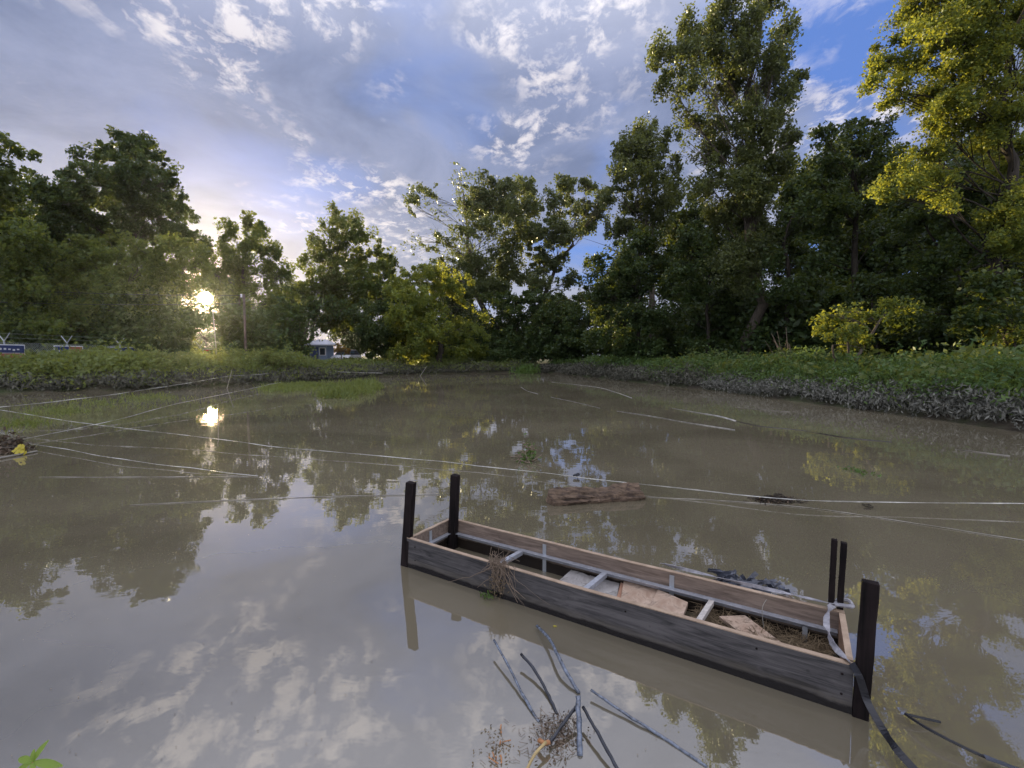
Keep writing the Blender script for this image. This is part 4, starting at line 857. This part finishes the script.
tube('yellowish cane running from the root knot to the bottom of the photo', [(546, 742, .04), (536, 753, .035), (524, 775, .02), (515, 800, .01)], .0055, 'cane', 'cane', cat='cane')
tube('dark knotty tube running down right from the middle of the bundle', [(583, 707, .06), (594, 727, .05), (606, 748, .035), (618, 770, .02), (632, 800, .0)], .007, 'pipe_dark')
tube('long thin blue grey tube sinking away to the right', [(591, 690, .03), (632, 718, .012), (664, 738, .004), (707, 767, .001)], .006)
tube('rusty root knot tied round the cane', [(539, 740, .03), (545, 743, .035), (550, 742, .03)], .008, 'root_orange', 'root_knot', cat='root knot')
# loose cable at the right
cb = empty('cable', onz(940, 732, 0)); tag(cb, 'black cable with a forked end lying in the water at the lower right corner', 'cable')
mb = MB(); mb.tube(smooth([onz(905, 714, .03), onz(925, 727, .04), onz(955, 743, .04), onz(985, 757, .03), onz(1030, 773, .02)], 24), .0055, 6); mb.build('cable_run', M['strap_black'], cb)
mb = MB(); mb.tube(smooth([onz(905, 714, .03), onz(918, 717, .03), onz(940, 722, .012)], 10), .005, 6); mb.build('cable_fork', M['strap_black'], cb)
mb = MB(); ribbon(mb, smooth([onz(985, 757, .045), onz(1010, 766, .04), onz(1040, 778, .03)], 10), .014, .05); mb.build('sleeve', M['tarp'], cb)

# leafy sprig at the lower left corner, on a stem rising from the bank
sg = empty('leafy_sprig', (-1.25, 1.05, .0)); tag(sg, 'fresh green sprig with reddish leaf edges at the lower left corner', 'sprig')
tip = onz(33, 762, .42)
mb = MB(); mb.tube(smooth([tip * [1, 1, 0] + [.02, -.25, -.3], tip * [1, 1, .5] + [0, -.06, 0], tip], 10), np.linspace(.004, .0022, 10), 5); mb.build('stem', M['root_orange'], sg)
def leaf3d(a, d, L, Wd, up, bend=.25):
    d = np.array(d, float); d /= np.linalg.norm(d); up = np.array(up, float); s_ = np.cross(d, up); s_ /= np.linalg.norm(s_); n_ = np.cross(s_, d); vs = []; n = 9
    for i in range(n):
        f = i / (n - 1); w_ = Wd * math.sin(math.pi * (f * .92 + .04)) ** .8; c = a + d * L * f - n_ * bend * L * f * f
        vs += [c - s_ * w_ + n_ * w_ * .35, c, c + s_ * w_ + n_ * w_ * .35]
    mb = MB(); mb.add(vs, [(i * 3 + j, i * 3 + j + 1, (i + 1) * 3 + j + 1, (i + 1) * 3 + j) for i in range(n - 1) for j in (0, 1)]); return mb
for d, L, Wd in (((.35, .25, .85), .052, .008), ((-.9, .1, .15), .055, .009), ((.95, -.05, -.05), .075, .010), ((-.6, -.3, -.25), .05, .009), ((.4, -.5, -.3), .05, .009), ((-.1, .1, .6), .03, .006)):
    leaf3d(tip, d, L, Wd, (0.1, -.6, .8)).build('leaf', M['fresh_leaf'], sg, smooth=True)

# ------------------------------------------------------------------ left bank: security fence, banners, pole, kiosk, car
FX = -24.6
def fence_y(u): return FX * F / (u - 512)
fe = empty('security_fence', (FX, 24, .5)); tag(fe, 'grey chain link fence with forked barbed wire arms behind the left bank weeds', 'fence')
posts = [fence_y(u) for u in (-70, -38, 6, 68.6, 121, 165, 201, 230)]
ys_ = list(posts)
for y in ys_:
    mb = MB(); g = float(gz(FX, y)[0]); mb.tube([(FX, y, g - .2), (FX, y, 2.28)], .035, 8); po = mb.build('post', M['galv'], fe)
    for s_ in (-1, 1):
        mb = MB(); mb.tube([(FX, y, 2.26), (FX + s_ * .30, y, 2.66)], .022, 6); mb.build('arm', M['galv'], po)
mb = MB()
for z in (2.2, .75): mb.tube([(FX, y, z) for y in ys_], .004, 5)
for s_ in (-1, 1):
    for k_ in (.45, .95): mb.tube([(FX + s_ * .30 * k_, y, 2.26 + .40 * k_) for y in ys_], .0016, 4)
mb.build('wire', M['galv'], fe)
mb = MB(); y0, y1 = min(ys_), max(ys_); st = .11; hgt = 1.6
for i in range(int((y1 - y0 - hgt) / st)):
    a = y0 + i * st; mb.tube([(FX, a, .6), (FX, a + hgt, 2.2)], .003, 3, cap=False); mb.tube([(FX + .004, a + hgt, .6), (FX + .004, a, 2.2)], .003, 3, cap=False)
mb.build('chain_mesh', M['galv'], fe)
def banner(u0, u1, kind, label):
    ya, yb = fence_y(u0), fence_y(u1); x = FX + .06; e = empty('banner', (x, (ya + yb) / 2, 1.2)); tag(e, label, 'banner', 'sponsor banners on the security fence')
    ztop, zbot = 2.12, 1.3; ym = ya + (yb - ya) * .5; hz = (ztop - zbot) / 2; zc = (ztop + zbot) / 2
    def slab(name, a, b_, z0, z1, mat, dx, par):
        m_ = MB(); m_.box((x + dx, (a + b_) / 2, (z0 + z1) / 2), (.008, 0, 0), (0, (b_ - a) / 2, 0), (0, 0, (z1 - z0) / 2)); return m_.build(name, M[mat], par)
    slab('backing', ya, yb, zbot, ztop, 'white_paint', 0, e)
    c1, c2 = (('banner_blue', 'banner_orange') if kind < 2 else ('banner_red', 'banner_red'))
    if kind == 0:
        p1 = slab('panel', ya + .05, ym - .01, zbot + .2, ztop - .05, c1, .012, e); p2 = slab('panel', ym + .01, yb - .05, zbot + .2, ztop - .05, c2, .012, e)
        zs = (zbot + .45, zbot + .55)
    else:
        p1 = slab('panel', ya + .05, yb - .05, zc, ztop - .05, c1, .012, e); p2 = slab('panel', ya + .05, yb - .05, zbot + .03, zc - .03, c2, .012, e)
        zs = (zc + .12, zc + .2)
    rr = np.random.default_rng(int(u0) + 99)
    m_ = MB()
    for k_ in range(5):
        a = ya + .2 + (yb - ya - .4) * k_ / 5; m_.box((x + .024, a + .06, (zs[0] + zs[1]) / 2 + rr.normal(0, .02)), (.002, 0, 0), (0, .055, 0), (0, 0, .03 + rr.random() * .03))
    m_.build('mark', M['white_paint'], e)
banner(-6, 25, 1, 'pale banner on the fence at the left edge of the photo, leftmost of the row')
banner(54, 83, 0, 'banner half dark blue and half orange, second of the row from the left')
banner(108, 135, 1, 'banner with a blue upper and orange lower half, third of the row from the left')
banner(155, 177, 1, 'banner with a dim blue upper half, fourth of the row from the left')
banner(203, 212, 2, 'small red banner, the last of the row under the low sun')
up_ = empty('utility_pole', at(246, 356, 29) * [1, 1, 0]); tag(up_, 'weathered wooden utility pole rising out of the brush right of the low sun', 'utility pole')
pz = at(246, 356, 29)
mb = MB(); mb.tube([pz * [1, 1, 0], pz * [1, 1, 0] + [0, 0, 5.4]], [.085, .065], 12); mb.build('shaft', M['bark'], up_, smooth=True)
mb = MB(); mb.tube([pz * [1, 1, 0] + [-.1, -.1, 5.2], pz * [1, 1, 0] + [-.1, -.1, 5.4]], .05, 8); mb.build('insulator', M['white_paint'], up_)
for i, (va, zt_) in enumerate(((266, 5.3), (284, 4.8))):
    a = at(-260, va, 30); b_ = pz * [1, 1, 0] + [-.1, -.2, zt_]
    tt = np.linspace(0, 1, 30)[:, None]; pts = a + (b_ - a) * tt; pts[:, 2] -= .5 * 4 * (tt * (1 - tt))[:, 0]
    mb = MB(); mb.tube(pts, .018, 5); tag(mb.build('overhead_cable', M['strap_black']), ('upper' if i == 0 else 'lower') + ' overhead cable running left from the utility pole', 'cable')
# kiosk
KY = 46.0; kc = at(322, 356, KY); kx = kc[0]; kg = float(gz(kx, KY)[0]) - .05
ks = empty('kiosk', (kx, KY, kg)); tag(ks, 'small blue kiosk with white roof in the gap between the trees', 'kiosk')
mb = MB(); mb.box((kx, KY, kg + 1.0), (.85, 0, 0), (0, .85, 0), (0, 0, 1.0)); mb.build('wall', M['blue_paint'], ks)
mb = MB(); e_ = 1.28; zt_ = kg + 2.0
mb.add([(kx - e_, KY - e_, zt_), (kx + e_, KY - e_, zt_), (kx + e_, KY + e_, zt_), (kx - e_, KY + e_, zt_), (kx - e_, KY - e_, zt_ + .12), (kx + e_, KY - e_, zt_ + .12), (kx + e_, KY + e_, zt_ + .12), (kx - e_, KY + e_, zt_ + .12), (kx - .45, KY, zt_ + .6), (kx + .45, KY, zt_ + .6)],
       [(3, 2, 1, 0), (0, 1, 5, 4), (1, 2, 6, 5), (2, 3, 7, 6), (3, 0, 4, 7), (4, 5, 9, 8), (5, 6, 9), (6, 7, 8, 9), (7, 4, 8)]); mb.build('roof', M['roof_white'], ks)
mb = MB(); mb.box((kx - .35, KY - .86, kg + .92), (.36, 0, 0), (0, .02, 0), (0, 0, .9)); dr = mb.build('door', M['banner_blue'], ks)
mb = MB(); mb.box((kx + .42, KY - .865, kg + 1.4), (.30, 0, 0), (0, .02, 0), (0, 0, .38)); wn = mb.build('window', M['white_paint'], ks)
mb = MB(); mb.box((kx + .42, KY - .89, kg + 1.4), (.25, 0, 0), (0, .008, 0), (0, 0, .33)); mb.build('pane', M['glass'], wn)
# gravel yard and parked car
mb = MB(); gx0 = kx
vs = [(kx - 3, KY - 4), (kx + 7, KY - 5), (kx + 9, KY + 7), (kx - 4, KY + 7)]; nn_ = 16; vv = []
for i in range(nn_):
    for j in range(nn_):
        a = np.array(vs[0]) * (1 - i / (nn_ - 1)) + np.array(vs[1]) * i / (nn_ - 1); b_ = np.array(vs[3]) * (1 - i / (nn_ - 1)) + np.array(vs[2]) * i / (nn_ - 1)
        q = a + (b_ - a) * j / (nn_ - 1); vv.append((q[0], q[1], float(gz(q[0], q[1])[0]) + .03))
mb.add(vv, [(i * nn_ + j, (i + 1) * nn_ + j, (i + 1) * nn_ + j + 1, i * nn_ + j + 1) for i in range(nn_ - 1) for j in range(nn_ - 1)]); tag(mb.build('gravel_yard', M['gravel']), 'pale gravel yard round the kiosk', kind='structure')
cx = at(343, 356, KY + 1)[0]; cy = KY + 2; cg = float(gz(cx, cy)[0]) + .03
cr = empty('parked_car', (cx, cy, cg)); tag(cr, 'white parked car right of the blue kiosk, half hidden by brush', 'car')
def prism(name, prof, hw, taper, mat, par, x0=0):
    mb = MB(); n = len(prof); vs = [(cx - hw * t_, cy + y, cg + z) for y, z, t_ in prof] + [(cx + hw * t_, cy + y, cg + z) for y, z, t_ in prof]
    mb.add(vs, [tuple(range(n)), tuple(range(2 * n - 1, n - 1, -1))] + [(i, i + n, (i + 1) % n + n, (i + 1) % n) for i in range(n)]); return mb.build(name, M[mat], par, bevel=.04)
bd = prism('body', [(-2.1, .3, 1), (-2.15, .7, 1), (-1.2, .98, .97), (1.7, 1.0, .97), (2.1, .8, 1), (2.1, .3, 1)], .9, 1, 'white_paint', cr)
prism('cabin', [(-1.1, .985, .93), (-.45, 1.48, .76), (1.1, 1.50, .76), (1.8, 1.0, .93)], .9, 1, 'glass', cr)
mb = MB(); mb.box((cx, cy + .35, cg + 1.51), (.66, 0, 0), (0, .75, 0), (0, 0, .02)); mb.build('roof', M['white_paint'], cr)
for sx in (-1, 1):
    for yy in (-1.35, 1.3):
        mb = MB(); mb.tube([(cx + sx * .74, cy + yy, cg + .32), (cx + sx * .93, cy + yy, cg + .32)], .32, 16); wh = mb.build('wheel', M['tyre'], cr)
        mb = MB(); mb.tube([(cx + sx * .935, cy + yy, cg + .32), (cx + sx * .95, cy + yy, cg + .32)], .19, 12); mb.build('rim', M['galv'], wh)
    mb = MB(); mb.box((cx + sx * .66, cy - 2.13, cg + .66), (.17, 0, 0), (0, .03, 0), (0, 0, .08)); mb.build('headlight', M['lamp_lens'], cr)
T('tree', 'tiny orange leaved tree beside the blue kiosk', 'tree', None, 342, 42, [(341, 346, 5, 4), (346, 349, 4, 4), (338, 350, 4, 3)], 'leaf_orange', 71, dens=2.2, lsize=.10, clump=.3, tr=.05)
T('shrub', 'dark bush closing the gap at the end of the pond', 'bush', None, 532, 48, [(525, 348, 14, 10), (540, 345, 14, 12), (532, 355, 18, 7)], 'leaf_dark', 72, dens=3, lsize=.2, crown='foliage', trunk_name='stem', stems=3)
T('shrub', 'dark bush under the tall cottonwood at the end of the pond', 'bush', None, 498, 48, [(488, 345, 16, 12), (508, 343, 15, 12), (498, 355, 20, 8)], 'leaf_dark', 73, dens=3.4, lsize=.2, crown='foliage', trunk_name='stem', stems=3, open_=-1)
T('shrub', 'dark bush where the far shore meets the right bank', 'bush', None, 568, 44, [(556, 347, 16, 11), (578, 345, 16, 12), (568, 355, 20, 8)], 'leaf_dark', 74, dens=3.4, lsize=.2, crown='foliage', trunk_name='stem', stems=3, open_=-1)
# bare branch pile under the dark tree
bp = empty('branch_pile', at(788, 356, 23) * [1, 1, 0] + [0, 0, .6]); tag(bp, 'pile of bare broken branches in the shade behind the right bank weeds', 'branches')
mb = MB(); r = np.random.default_rng(9); c0 = at(788, 360, 23)
for i in range(16):
    th = r.normal(0, .5); L = r.uniform(1.0, 2.2); mb.tube(bez(c0 + r.normal(0, .15, 3) * [1, 1, 0] - [0, 0, .6], c0 + np.array([math.sin(th) * L, r.normal(0, .3), math.cos(th) * L * .9 - .3]), 6, 0, r), np.linspace(.03, .01, 6), 5)
mb.build('branch', M['root'], bp)
print('objects', len(bpy.data.objects), 'leaves', NL)

# evening haze lying in the air of the clearing
m = bpy.data.materials.new('haze'); m.use_nodes = True; t = NT(m.node_tree)
pv = t.n('ShaderNodeVolumePrincipled'); pv.inputs['Color'].default_value = (.95, .95, .97, 1); pv.inputs['Density'].default_value = HAZE; pv.inputs['Anisotropy'].default_value = 0.85
oo = t.n('ShaderNodeOutputMaterial'); t.l(pv.outputs[0], oo.inputs['Volume'])
mb = MB(); mb.box((0, 20, 15.5), (140, 0, 0), (0, 90, 0), (0, 0, 18)); hz = mb.build('haze', m); tag(hz, 'thin warm evening haze in the air over the pond', kind='stuff')
